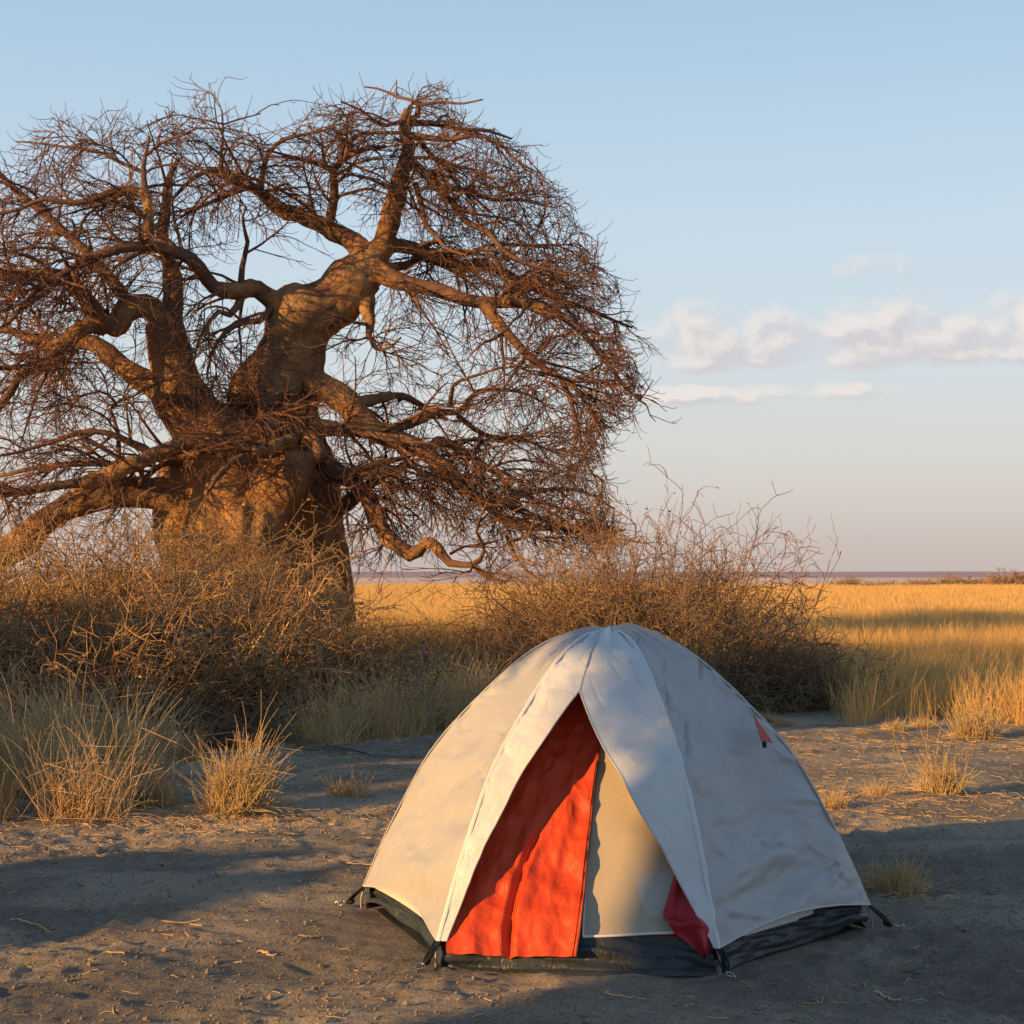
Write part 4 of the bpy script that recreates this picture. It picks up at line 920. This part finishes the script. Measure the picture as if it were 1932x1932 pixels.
# ------------------------------------------------------------------ grass
def tuft_mesh(name, seed, n, h, spread, lean=(0, 0), mat=None, rad=0.0030, stray=0.08, bent=0.12):
    r = np.random.default_rng(seed); a = r.uniform(0, 2 * np.pi, n); q = np.sqrt(r.random(n)) * spread
    st = np.stack([np.cos(a) * q, np.sin(a) * q, np.full(n, -0.02)], -1)
    out = r.normal(size=(n, 2)) * 0.13 + np.stack([np.cos(a), np.sin(a)], -1) * (q / spread)[:, None] * 0.22 + np.array(lean)
    strayed = r.random(n) < stray; out[strayed] *= 2.2; out += 0.16 * np.stack([vnoise(st * 14 + 3, seed), vnoise(st * 14 + 9, seed + 1)], -1)
    d = normalize(np.c_[out, np.ones(n)]); ln = h * r.uniform(0.35, 1.15, n) ** 1.0
    P = grow(r, st, d, ln * (0.75 + 0.35 * vnoise(st * 11, seed + 2)), 7, 0.02, 0.12, 0.085)
    bt = r.random(n) < bent                                # broken stems folded over
    kink = normalize(np.c_[r.normal(size=(n, 2)), r.uniform(-0.5, 0.3, n)])
    for k in (5, 6): P[bt, k] = P[bt, k - 1] + kink[bt] * (ln[bt] / 6)[:, None]
    R = taper(n, 7, r.uniform(0.7, 1.2, n) * rad, rad * 0.4)
    parts = [tubes(P, R, 3)]
    m = int(n * 0.35); a = r.uniform(0, 2 * np.pi, m); q = spread * r.uniform(0.2, 1.3, m); base = np.stack([np.cos(a) * q, np.sin(a) * q, np.full(m, 0.015)], -1)
    dd = normalize(np.c_[np.cos(a) + r.normal(size=m) * 0.8, np.sin(a) + r.normal(size=m) * 0.8, r.uniform(-0.02, 0.35, m)])
    P = grow(r, base, dd, r.uniform(0.2, 0.7, m) * h * 0.6, 5, 0.10, 0.14, 0.10); P[..., 2] = np.maximum(P[..., 2], 0.012 + 0.02 * r.random((m, 1)))
    parts.append(tubes(P, taper(m, 5, rad * 0.9, rad * 0.4), 3))
    m = int(n * 1.3); st2 = np.stack([r.normal(size=m) * spread * 0.5, r.normal(size=m) * spread * 0.5, np.zeros(m)], -1)  # dense short leaves at the crown
    P = grow(r, st2, normalize(np.c_[r.normal(size=(m, 2)) * 0.5, np.ones(m)]), h * r.uniform(0.12, 0.55, m), 5, 0.02, 0.16, 0.12)
    parts.append(tubes(P, taper(m, 5, rad * 0.8, rad * 0.35), 3))
    return mesh_data(name, *join(parts), mat or M['straw'])
def tuft(px, py, me, sc, label, rz=0.0, group=None, sz=1.0):
    D = H * F / (py - HY); x = (px - CX) * D / F; o = obj('grass_tuft', me, None, (x, D, gh1(x, D) - 0.005))
    o.scale = (sc, sc, sc * sz); o.rotation_euler = (0, 0, rz); tag(o, label, 'grass', group); return o
T_ = [tuft_mesh('grass_tuft_a', 1, 250, 0.84, 0.19, (0.16, 0), rad=0.0034, bent=0.25), tuft_mesh('grass_tuft_b', 2, 240, 0.85, 0.27, rad=0.0030, bent=0.25), tuft_mesh('grass_tuft_c', 3, 170, 0.55, 0.16), tuft_mesh('grass_tuft_d', 4, 110, 0.28, 0.12, stray=0.4), tuft_mesh('stiff_tuft', 5, 130, 0.62, 0.16, (0.0, 0), rad=0.0042, stray=0.3, bent=0.05)]
GT = 'dry grass tufts around the camp'
for a in [(448, 1532, T_[0], 1.05, 'bright golden grass tuft standing alone, widest on bare soil', 0.0),
          (160, 1536, T_[1], 1.22, 'straw coloured tuft with a few upright stalks beside the pale straw litter', 1.0),
          (40, 1510, T_[1], 1.28, 'tall dull grass tuft at the picture edge before the thicket', 2.2),
          (175, 1480, T_[1], 1.47, 'tallest dull grass clump before the dark thicket', 3.1),
          (120, 1440, T_[0], 1.05, 'grass clump behind the tall dull clump', 4.0),
          (285, 1520, T_[2], 1.0, 'thin grass tuft next to the bright golden one', 0.6),
          (-30, 1545, T_[2], 1.1, 'short tuft at the picture edge in front of the tall dull tuft', 5.0),
          (660, 1505, T_[3], 1.0, 'small flat tuft of dead grass alone between thicket and tent', 0.4),
          (545, 1400, T_[2], 0.9, 'leaning pale tuft at the edge of the thicket behind the golden one', 1.9),
          (1838, 1388, T_[4], 1.20, 'stiff golden tuft on the sunlit mound right of the tent', 0.3),
          (1775, 1505, T_[4], 0.92, 'spreading twiggy tuft in the half shade right of the tent', 2.0),
          (1690, 1378, T_[3], 0.85, 'short pale grass stub beside the sunlit mound', 1.1),
          (1622, 1388, T_[3], 0.45, 'tiny pale grass stub on the soil right of the tent', 2.7),
          (1740, 1372, T_[3], 0.8, 'low flattened stub touching the stiff golden tuft', 3.3),
          (1598, 1345, T_[3], 0.8, 'small dull tuft at the end of the big thicket', 0.8),
          (1450, 1362, T_[3], 0.8, 'low pale tuft just beyond the tent and its red tab', 4.4),
          (1480, 1368, T_[3], 0.7, 'low pale tuft a little beyond the red tab of the tent', 5.4),
          (1690, 1692, T_[3], 1.1, 'sparse stalks and fallen straw on dark soil by the tent corner', 0.9),
          (1570, 1530, T_[3], 0.8, 'low broken tuft close to the sloping tent side', 1.4),
          (1655, 1512, T_[3], 0.7, 'flattened dead grass beside the twiggy tuft', 2.4),
          (1925, 1335, T_[2], 0.95, 'golden tuft cut by the picture edge behind the mound', 0.2),
          (615, 1405, T_[1], 1.02, 'brown grass clump at the thicket foot, nearest the bright tuft', 0.2),
          (690, 1398, T_[1], 1.09, 'brown grass clump between the thicket and the green sapling', 1.2),
          (755, 1392, T_[1], 1.09, 'tall brown grass clump next to the green sapling', 2.9),
          (840, 1385, T_[1], 1.15, 'tall brown grass clump just beyond the tent shoulder', 3.9),
          (900, 1360, T_[1], 1.22, 'brown grass clump half hidden by the tent shoulder', 4.6),
          (650, 1350, T_[1], 1.15, 'grass clump behind the brown clumps at the trunk foot', 5.2),
          (790, 1345, T_[1], 1.22, 'grass clump behind the green sapling', 0.9),
          (580, 1372, T_[1], 1.05, 'grass clump at the thicket foot behind the leaning pale tuft', 2.1),
          (725, 1368, T_[1], 1.10, 'grass clump between the trunk foot and the green sapling', 3.4),
          (870, 1340, T_[1], 1.15, 'grass clump above the tent shoulder, below the golden shrubs', 5.9),
          (930, 1325, T_[1], 1.15, 'grass clump hidden half by the tent shoulder', 1.7),
          (240, 1455, T_[1], 1.10, 'dull grass clump between the tallest clump and the thin tuft', 0.1),
          (70, 1430, T_[1], 1.25, 'dull grass clump against the dark thicket near the picture edge', 2.6),
          (340, 1440, T_[2], 1.10, 'small dull tuft at the thicket foot behind the golden one', 4.9),
          (10, 1470, T_[1], 1.10, 'dull clump at the picture edge between two taller ones', 3.7)]: tuft(*a, group=GT)
# standing field grass: nobody could count it, so one object scatters clumps over the plain
rng = np.random.default_rng(77)
clumps = bpy.data.collections.new('grass_clumps')
def clump_mesh(name, seed, n, h, spread, wid, K):
    r = np.random.default_rng(seed); a = r.uniform(0, 2 * np.pi, n); q = np.sqrt(r.random(n)) * spread
    st = np.stack([np.cos(a) * q, np.sin(a) * q, np.full(n, -0.02)], -1); d = normalize(np.c_[r.normal(size=(n, 2)) * 0.24, np.ones(n)])
    P = grow(r, st, d, h * r.uniform(0.45, 1.15, n), K, 0.03, 0.20, 0.10); b = r.uniform(0, np.pi, n)
    return mesh_data(name, *ribbons(P, np.linspace(1, 0.25, K)[None] * wid * r.uniform(0.7, 1.3, (n, 1)), np.stack([np.cos(b), np.sin(b), 0 * b], -1)), M['grass'])
def scatter(name, pts, objs_col, smin, smax, label):
    me = bpy.data.meshes.new(name); me.vertices.add(len(pts)); me.vertices.foreach_set('co', np.asarray(pts, np.float32).ravel()); me.update()
    o = obj(name, me); ng = bpy.data.node_groups.new(name, 'GeometryNodeTree')
    ng.interface.new_socket('Geometry', in_out='INPUT', socket_type='NodeSocketGeometry'); ng.interface.new_socket('Geometry', in_out='OUTPUT', socket_type='NodeSocketGeometry')
    gi = ng.nodes.new('NodeGroupInput'); go = ng.nodes.new('NodeGroupOutput'); ip = ng.nodes.new('GeometryNodeInstanceOnPoints'); ci = ng.nodes.new('GeometryNodeCollectionInfo')
    ci.inputs['Collection'].default_value = objs_col; ci.inputs['Separate Children'].default_value = True; ci.inputs['Reset Children'].default_value = True
    rr = ng.nodes.new('FunctionNodeRandomValue'); rr.data_type = 'FLOAT_VECTOR'; rr.inputs[0].default_value = (0, 0, 0); rr.inputs[1].default_value = (0, 0, 6.283)
    rs_ = ng.nodes.new('FunctionNodeRandomValue'); rs_.data_type = 'FLOAT'; rs_.inputs[2].default_value = smin; rs_.inputs[3].default_value = smax; rs_.inputs['Seed'].default_value = 3
    L = ng.links.new; L(gi.outputs[0], ip.inputs['Points']); L(ci.outputs[0], ip.inputs['Instance']); ip.inputs['Pick Instance'].default_value = True
    L(rr.outputs[0], ip.inputs['Rotation']); L(rs_.outputs[1], ip.inputs['Scale']); L(ip.outputs[0], go.inputs[0])
    md = o.modifiers.new('scatter', 'NODES'); md.node_group = ng; tag(o, label, 'grass', kind='stuff'); return o
near_c = bpy.data.collections.new('near_grass_clumps'); far_c = bpy.data.collections.new('far_grass_clumps')
for k in range(6):
    near_c.objects.link(bpy.data.objects.new('near_clump_%d' % k, clump_mesh('near_clump', 300 + k, 46, 0.66, 0.20, 0.0034, 5)))
    far_c.objects.link(bpy.data.objects.new('far_clump_%d' % k, clump_mesh('far_clump', 320 + k, 34, 0.50, 0.42, 0.011, 4)))
def field_pts(n, dlo, dhi, keep=None, thr=0.35):
    D = np.sqrt(rng.uniform(dlo ** 2, dhi ** 2, n)); X = rng.uniform(-1, 1, n) * (0.40 * D + 4)
    k = rng.random(n) < np.clip(thr + 0.9 * fbm(np.stack([X * 0.5, D * 0.5, X * 0], -1), 2, 5), 0.10, 1)
    if keep is not None: k &= keep(X, D)
    X, D = X[k], D[k]; z = ground_h(X, D) * (D < 28); return np.stack([X, D, z], -1)
def right_edge(X, D):                                       # grass begins behind the thicket and beyond the bare camp
    px = CX + X * F / D
    lim = np.interp(px, [0, 900, 1450, 1600, 1932, 2600], [25, 25, 23, 17.6, 16.8, 15.5]) + 1.2 * vnoise(np.stack([X * 0.8, D * 0, D * 0], -1), 3)
    return D > lim
scatter('field_grass', field_pts(30000, 16.0, 48.0, right_edge, 0.55), near_c, 0.7, 1.2, 'tall dry grass standing behind the camp at the near edge of the plain')
scatter('plain_grass', field_pts(60000, 46.0, 172.0, None, 0.6), far_c, 0.7, 1.25, 'golden dry grass covering the far plain')

# loose straw, sticks and pebbles on the bare soil
def straw_bits(n, sampler, lo, hi, rad):
    lo, hi = lo * 0.7, hi * 0.60
    x, y = sampler(n); a = rng.uniform(0, 2 * np.pi, n); l = rng.uniform(lo, hi, n); 
    d = np.stack([np.cos(a), np.sin(a), 0 * a], -1); mid = np.stack([x, y, 0 * x], -1); t = np.linspace(-0.5, 0.5, 4)
    P = mid[:, None] + d[:, None] * (t[None] * l[:, None])[..., None] + np.stack([-d[:, 1], d[:, 0], 0 * a], -1)[:, None] * (0.05 * rng.normal(size=(n, 1)) * l[:, None] * (1 - 4 * t[None] ** 2))[..., None]
    P[..., 2] = ground_h(P[..., 0].ravel(), P[..., 1].ravel()).reshape(n, 4) + rad * 1.2 + 0.012 * rng.random((n, 1)) * (rng.random((n, 1)) < 0.4) + 0.003 * rng.normal(size=(n, 4))
    return tubes(P, np.full((n, 4), rad) * rng.uniform(0.6, 1.3, (n, 1)), 3)
def out_tent(x, y): return np.hypot(x - TC[0], y - TC[1]) > 1.32
def uni(n):
    D = 4.8 * (17.0 / 4.8) ** rng.random(n * 3); X = rng.uniform(-0.36, 0.36, n * 3) * D; k = out_tent(X, D); return X[k][:n], D[k][:n]
def around(px, py, sxx, syy):
    D0 = H * F / (py - HY); x0 = (px - CX) * D0 / F
    def f(n):
        X = x0 + rng.normal(size=n * 3) * sxx; D = D0 + rng.normal(size=n * 3) * syy; k = out_tent(X, D); return X[k][:n], D[k][:n]
    return f
parts = [straw_bits(900, uni, 0.02, 0.14, 0.0022)]
for px, py, sxx, syy, n in [(250, 1545, 1.2, 0.35, 750), (450, 1545, 0.45, 0.3, 380), (120, 1600, 0.8, 0.5, 260), (560, 1440, 0.9, 0.7, 420), (700, 1450, 0.8, 0.8, 350), (1780, 1500, 0.7, 0.7, 700), (1640, 1420, 0.8, 0.9, 500), (1850, 1400, 0.6, 0.8, 400), (1620, 1530, 0.5, 0.5, 300), (1700, 1695, 0.22, 0.15, 110), (1560, 1360, 1.0, 0.8, 300)]:
    parts.append(straw_bits(n, around(px, py, sxx, syy), 0.03, 0.26, 0.0021))
tag(add_mesh('straw_litter', *join(parts), M['straw']), 'broken pale straw strewn over the bare soil', 'straw', kind='stuff')
# pebbles and crumbs of earth
n = 13000; x, y = uni(n); n = len(x); sz = rng.uniform(0.003, 0.0085, n) * np.where(rng.random(n) < 0.04, 2.2, 1.0)
oct_ = np.array([[1, 0, 0], [-1, 0, 0], [0, 1, 0], [0, -1, 0], [0, 0, 0.8], [0, 0, -0.8]], float); fq = np.array([[0, 2, 4], [2, 1, 4], [1, 3, 4], [3, 0, 4], [2, 0, 5], [1, 2, 5], [3, 1, 5], [0, 3, 5]])
V = np.stack([x, y, ground_h(x, y) + sz * 0.3], -1)[:, None] + oct_[None] * (sz[:, None] * rng.uniform(0.6, 1.4, (n, 6)))[..., None]
Q = (np.arange(n) * 6)[:, None, None] + fq[None]
M['crumb'] = simple_mat('soil_crumbs', [(0.35, (0.17, 0.135, 0.10)), (0.6, (0.26, 0.21, 0.16)), (0.75, (0.42, 0.36, 0.29))], 7.0, 0.9)
tag(add_mesh('pebbles', V.reshape(-1, 3), Q.reshape(-1, 3), M['crumb'], smooth=False), 'small pebbles and crumbs of dry earth on the bare soil', 'pebbles', kind='stuff')
# single sticks and stalks that can be told apart
def stick(pts, r, label, mat='straw', name='dry_stalk', cat='stalk', group=None):
    A = []
    for px, py in pts:
        D = H * F / (py - HY); x = (px - CX) * D / F; A.append([x, D, gh1(x, D) + r * 1.1])
    A = np.array(A); o0 = A[0].copy(); C = catmull(A - o0, 12); nn = fbm(np.c_[np.arange(12) * 0.9, np.zeros(12), np.full(12, pts[0][0])], 2, 3)[:, None]
    C[:, :2] += 0.012 * nn; C[:, 2] += 0.006 * np.abs(nn[:, 0])
    o = add_mesh(name, *tubes(C[None], taper(1, 12, r, r * 0.55), 6), M[mat], None, True, o0); tag(o, label, cat, group)
GS = 'stray stalks on the bare soil'
stick([(621, 1637), (655, 1643), (703, 1652)], 0.0055, 'forked pale stalk lying beside the left corner of the tent', group=GS)
stick([(309, 1753), (345, 1752), (379, 1751)], 0.005, 'straight pale stalk alone on the dark trodden soil', group=GS)
stick([(17, 1748), (48, 1758), (102, 1770)], 0.005, 'crooked stalk on dark soil near the picture edge', group=GS)
stick([(486, 1803), (500, 1804), (516, 1806)], 0.007, 'short thick stalk at the edge of the sunlit soil', group=GS)
stick([(1140, 1892), (1170, 1894), (1220, 1897)], 0.004, 'long thin stalk in the shade before the tent door', group=GS)
stick([(1650, 1862), (1675, 1870), (1700, 1880)], 0.006, 'slanting stalk in the shade right of the tent', group=GS)
stick([(560, 1778), (580, 1777), (600, 1775)], 0.005, 'short pale stalk left of the tent corner', group=GS)
stick([(170, 1832), (200, 1822), (235, 1826)], 0.005, 'bent dry stalk on the rough soil', group=GS)
stick([(1545, 1710), (1580, 1707), (1625, 1705)], 0.003, 'thin stalk beside the tent corner with the sparse tuft', group=GS)
# dead branches heaped at the thicket foot
rngb = np.random.default_rng(9)
for i, (px, py, lab) in enumerate([(470, 1375, 'grey dead branch lying across the thicket foot'), (560, 1395, 'dead branch with side twigs lying behind the golden tuft'), (640, 1418, 'low dead branch on the soil before the brown clumps'), (700, 1425, 'bleached dead branch reaching towards the tent'), (520, 1345, 'long grey dead branch leaning in the thicket')]):
    D = H * F / (py - HY); x = (px - CX) * D / F; L = 1.3
    P0 = grow(rngb, np.array([[-0.6, 0, 0.05]]), np.array([[1.0, rngb.normal() * 0.3, 0.18]]), np.array([L]), 10, 0.05, 0.08, 0.12); R0 = taper(1, 10, 0.014, 0.005)
    p, t, r, f = sample_poly(rngb, P0, R0, 9, 0.1, 1.0); P1 = grow(rngb, p, side_dir(rngb, t, np.ones((9, 1)), 0.2), rngb.uniform(0.3, 0.7, 9), 8, 0.04, 0.06, 0.18); R1 = taper(9, 8, 0.007, 0.003)
    p, t, r, f = sample_poly(rngb, P1, R1, 4, 0.2, 1.0); P2 = grow(rngb, p, side_dir(rngb, t, np.ones((36, 1)), 0.1), rngb.uniform(0.12, 0.35, 36), 5, 0, 0, 0.2); R2 = taper(36, 5, 0.004, 0.002)
    for PP in (P0, P1, P2): PP[..., 2] = np.maximum(PP[..., 2], 0.02)
    o = add_mesh('fallen_branch', *join([tubes(P0, R0, 6), tubes(P1, R1, 4), tubes(P2, R2, 3)]), M['stick'], None, True, (x, D, gh1(x, D))); o.rotation_euler = (0, 0, rngb.uniform(-0.5, 0.5)); tag(o, lab, 'branch', 'dead branches at the thicket foot')
# thin green sapling beside the tent
D = 15.4; A = [(822, 1402), (818, 1370), (812, 1340), (800, 1312), (788, 1290), (796, 1262), (800, 1235), (803, 1205)]
A = np.array([at(px, py, D) for px, py in A]); A[0, 2] = gh1(A[0, 0], D) - 0.02; o0 = A[0].copy(); sap = empty('green_sapling', o0); tag(sap, 'thin grey sapling with a few green leaves before the brown grass', 'sapling')
stem = catmull(A - o0, 24); parts = [tubes(stem[None], taper(1, 24, 0.012, 0.004), 5)]
rs = np.random.default_rng(3); p, t, r, f = sample_poly(rs, stem[None], taper(1, 24, 0.012, 0.004), 14, 0.35, 1.0); P1 = grow(rs, p, side_dir(rs, t, np.full((14, 1), 0.8), 0.2), rs.uniform(0.15, 0.42, 14), 7, 0, 0, 0.15); parts.append(tubes(P1, taper(14, 7, 0.005, 0.002), 4))
add_mesh('stem', *join(parts), M['stick'], sap)
p, t, r, f = sample_poly(rs, P1, taper(14, 7, 0.005, 0.002), 14, 0.3, 1.0); m = len(p); keep = rs.random(m) < np.where(p[:, 0] > stem[:, 0].mean(), 0.8, 0.5); p, t = p[keep], t[keep]; m = len(p)
d = side_dir(rs, t, np.full((m, 1), 0.5), 0.1); l = rs.uniform(0.02, 0.045, m); P = np.stack([p, p + d * l[:, None] * 0.5, p + d * l[:, None] + np.array([0, 0, -0.004])], 1); sd = normalize(np.cross(d, rs.normal(size=(m, 3))))
lf = add_mesh('leaves', *ribbons(P, np.stack([l * 0.05, l * 0.30, l * 0.05], 1), sd), M['green'], sap); lf['kind'] = 'stuff'

# ------------------------------------------------------------------ unseen boulders, tree and shrubs added towards the sun to cast shade
def boulder(name, c, size, seed, label, rz=0.0):
    bm = bmesh.new(); bmesh.ops.create_icosphere(bm, subdivisions=5, radius=1.0); me = bpy.data.meshes.new(name); bm.to_mesh(me); bm.free()
    n = len(me.vertices); co = np.empty(n * 3, np.float32); me.vertices.foreach_get('co', co); co = co.reshape(-1, 3).astype(float)
    co = np.sign(co) * np.abs(co) ** 0.8
    co *= (1 + 0.10 * fbm(co * 1.3 + seed, 3, seed) + 0.03 * fbm(co * 6, 3, seed + 1))[:, None]; co *= np.array(size)
    me.vertices.foreach_set('co', co.astype(np.float32).ravel()); me.polygons.foreach_set('use_smooth', np.ones(len(me.polygons), bool)); me.materials.append(M['rock']); me.update()
    o = obj(name, me, None, c); o.rotation_euler = (0, 0, rz); tag(o, label, 'boulder', 'unseen boulders added behind the photographer to cast shade'); return o
NU = np.array([-LH[1], LH[0]])
def on_ray(u, back):                                        # ground point at sideways offset u, this far up-sun of the line through the tent
    s0 = float(np.dot(LH, [0.3, 6.7])); return LH * (s0 - back) + NU * u
for u, back, z0, size, seed, lab in [  # unseen boulders, placed and sized to shade tent, soil, grass and thicket
        (3.02, 12.0, 3.25, (2.0, 2.22, 2.05), 3, 'round perched boulder, unseen, added to shade the right of the tent'),
        (2.6, 12.0, 0.0, (1.9, 1.9, 2.1), 4, 'unseen base boulder added under the perched round one'),
        (-0.9, 13.0, 0.0, (2.2, 2.5, 4.5), 5, 'tall unseen boulder added to shade the soil on the right'),
        (8.05, 13.5, 0.0, (1.0, 1.45, 3.0), 8, 'low unseen boulder added to shade the soil on the left'),
        (11.35, 12.0, 0.0, (1.0, 0.75, 3.2), 9, 'slim unseen boulder added to shade the dull tufts'),
        (13.5, 12.0, 0.0, (2.0, 1.55, 6.2), 11, 'tallest unseen boulder, a pillar added to shade the grass on the right'),
        (16.9, 12.0, 0.0, (1.7, 2.3, 4.3), 15, 'unseen boulder added to shade the thicket foot')]:
    c = on_ray(u, back); boulder('shade_boulder', (c[0], c[1], z0), size, seed, lab, SUN_DIR)
# unseen small tree, added and leafed so that its crown dapples the top of the tent
bt0 = on_ray(4.3, 15.0); BT = np.array([bt0[0], bt0[1], 0.0]); rb = np.random.default_rng(21)
def loc3(u, back, z): q = on_ray(u, back); return np.array([q[0], q[1], z]) - BT
bt_l = [np.array([[*loc3(4.3, 15.0, -0.1), 0.22], [*loc3(4.4, 14.9, 1.90), 0.18], [*loc3(4.6, 14.5, 3.40), 0.14], [*loc3(5.0, 14.0, 4.50), 0.10]]),
        np.array([[*loc3(4.6, 14.5, 3.40), 0.10], [*loc3(5.3, 13.8, 4.15), 0.07], [*loc3(6.2, 13.4, 4.40), 0.04], [*loc3(7.0, 13.0, 4.35), 0.02]]),
        np.array([[*loc3(5.0, 14.0, 4.40), 0.10], [*loc3(5.6, 13.0, 4.90), 0.06], [*loc3(6.3, 12.4, 5.10), 0.02]]),
        np.array([[*loc3(4.8, 14.2, 3.90), 0.10], [*loc3(3.7, 14.2, 4.80), 0.06], [*loc3(2.7, 13.8, 5.30), 0.02]]),
        np.array([[*loc3(5.0, 14.0, 4.40), 0.08], [*loc3(5.3, 14.7, 5.20), 0.05], [*loc3(5.7, 15.3, 5.80), 0.02]])]
bt_c = [catmull(a, 20) for a in bt_l]; bare = empty('dapple_tree', BT); tag(bare, 'small thinly leaved tree, unseen, added to dapple the tent top', 'tree')
add_mesh('trunk', *join([tubes(c[None, :, :3], c[None, :, 3], 9) for c in bt_c]), M['bark'], bare)
A = np.array(bt_c[1:]); p, t, r, f = sample_poly(rb, A[:, :, :3], A[:, :, 3], 15, 0.2, 1.0); m = len(p)
P1 = grow(rb, p, side_dir(rb, t, np.full((m, 1), 0.9), 0.15), rb.uniform(0.4, 0.95, m), 8, 0.0, 0.03, 0.18); R1 = taper(m, 8, 0.024, 0.009)
p, t, r, f = sample_poly(rb, P1, R1, 7, 0.2, 1.0); m = len(p); P2 = grow(rb, p, side_dir(rb, t, np.full((m, 1), 0.9), 0.05), rb.uniform(0.25, 0.55, m), 6, 0.0, -0.1, 0.18); R2 = taper(m, 6, 0.014, 0.007)
c_ = add_mesh('crown', *join([tubes(P1, R1, 4), tubes(P2, R2, 3)]), M['twig'], bare); c_['kind'] = 'stuff'
p, t, r, f = sample_poly(rb, P2, R2, 16, 0.1, 1.0); m = len(p); d = side_dir(rb, t, np.full((m, 1), 0.6), 0.0); l = rb.uniform(0.06, 0.11, m)
P = np.stack([p, p + d * l[:, None] * 0.5, p + d * l[:, None]], 1); lf = add_mesh('leaves', *ribbons(P, np.stack([l * 0.08, l * 0.32, l * 0.05], 1), normalize(np.cross(d, rb.normal(size=(m, 3))))), M['green'], bare); lf['kind'] = 'stuff'
for u, back, lab in ((7.2, 13.0, 'unseen dry shrub added to dapple the soil on the left'), (8.4, 14.0, 'another unseen shrub added to dapple the soil on the left')):
    c = on_ray(u, back); o = obj('dry_shrub', S_[1 if u < 8 else 0], None, (c[0], c[1], 0.0)); o.scale = (1.6, 1.6, 1.75); o.rotation_euler = (0, 0, u); tag(o, lab, 'shrub')  # unseen shrubs, added for soft dapple on the left soil
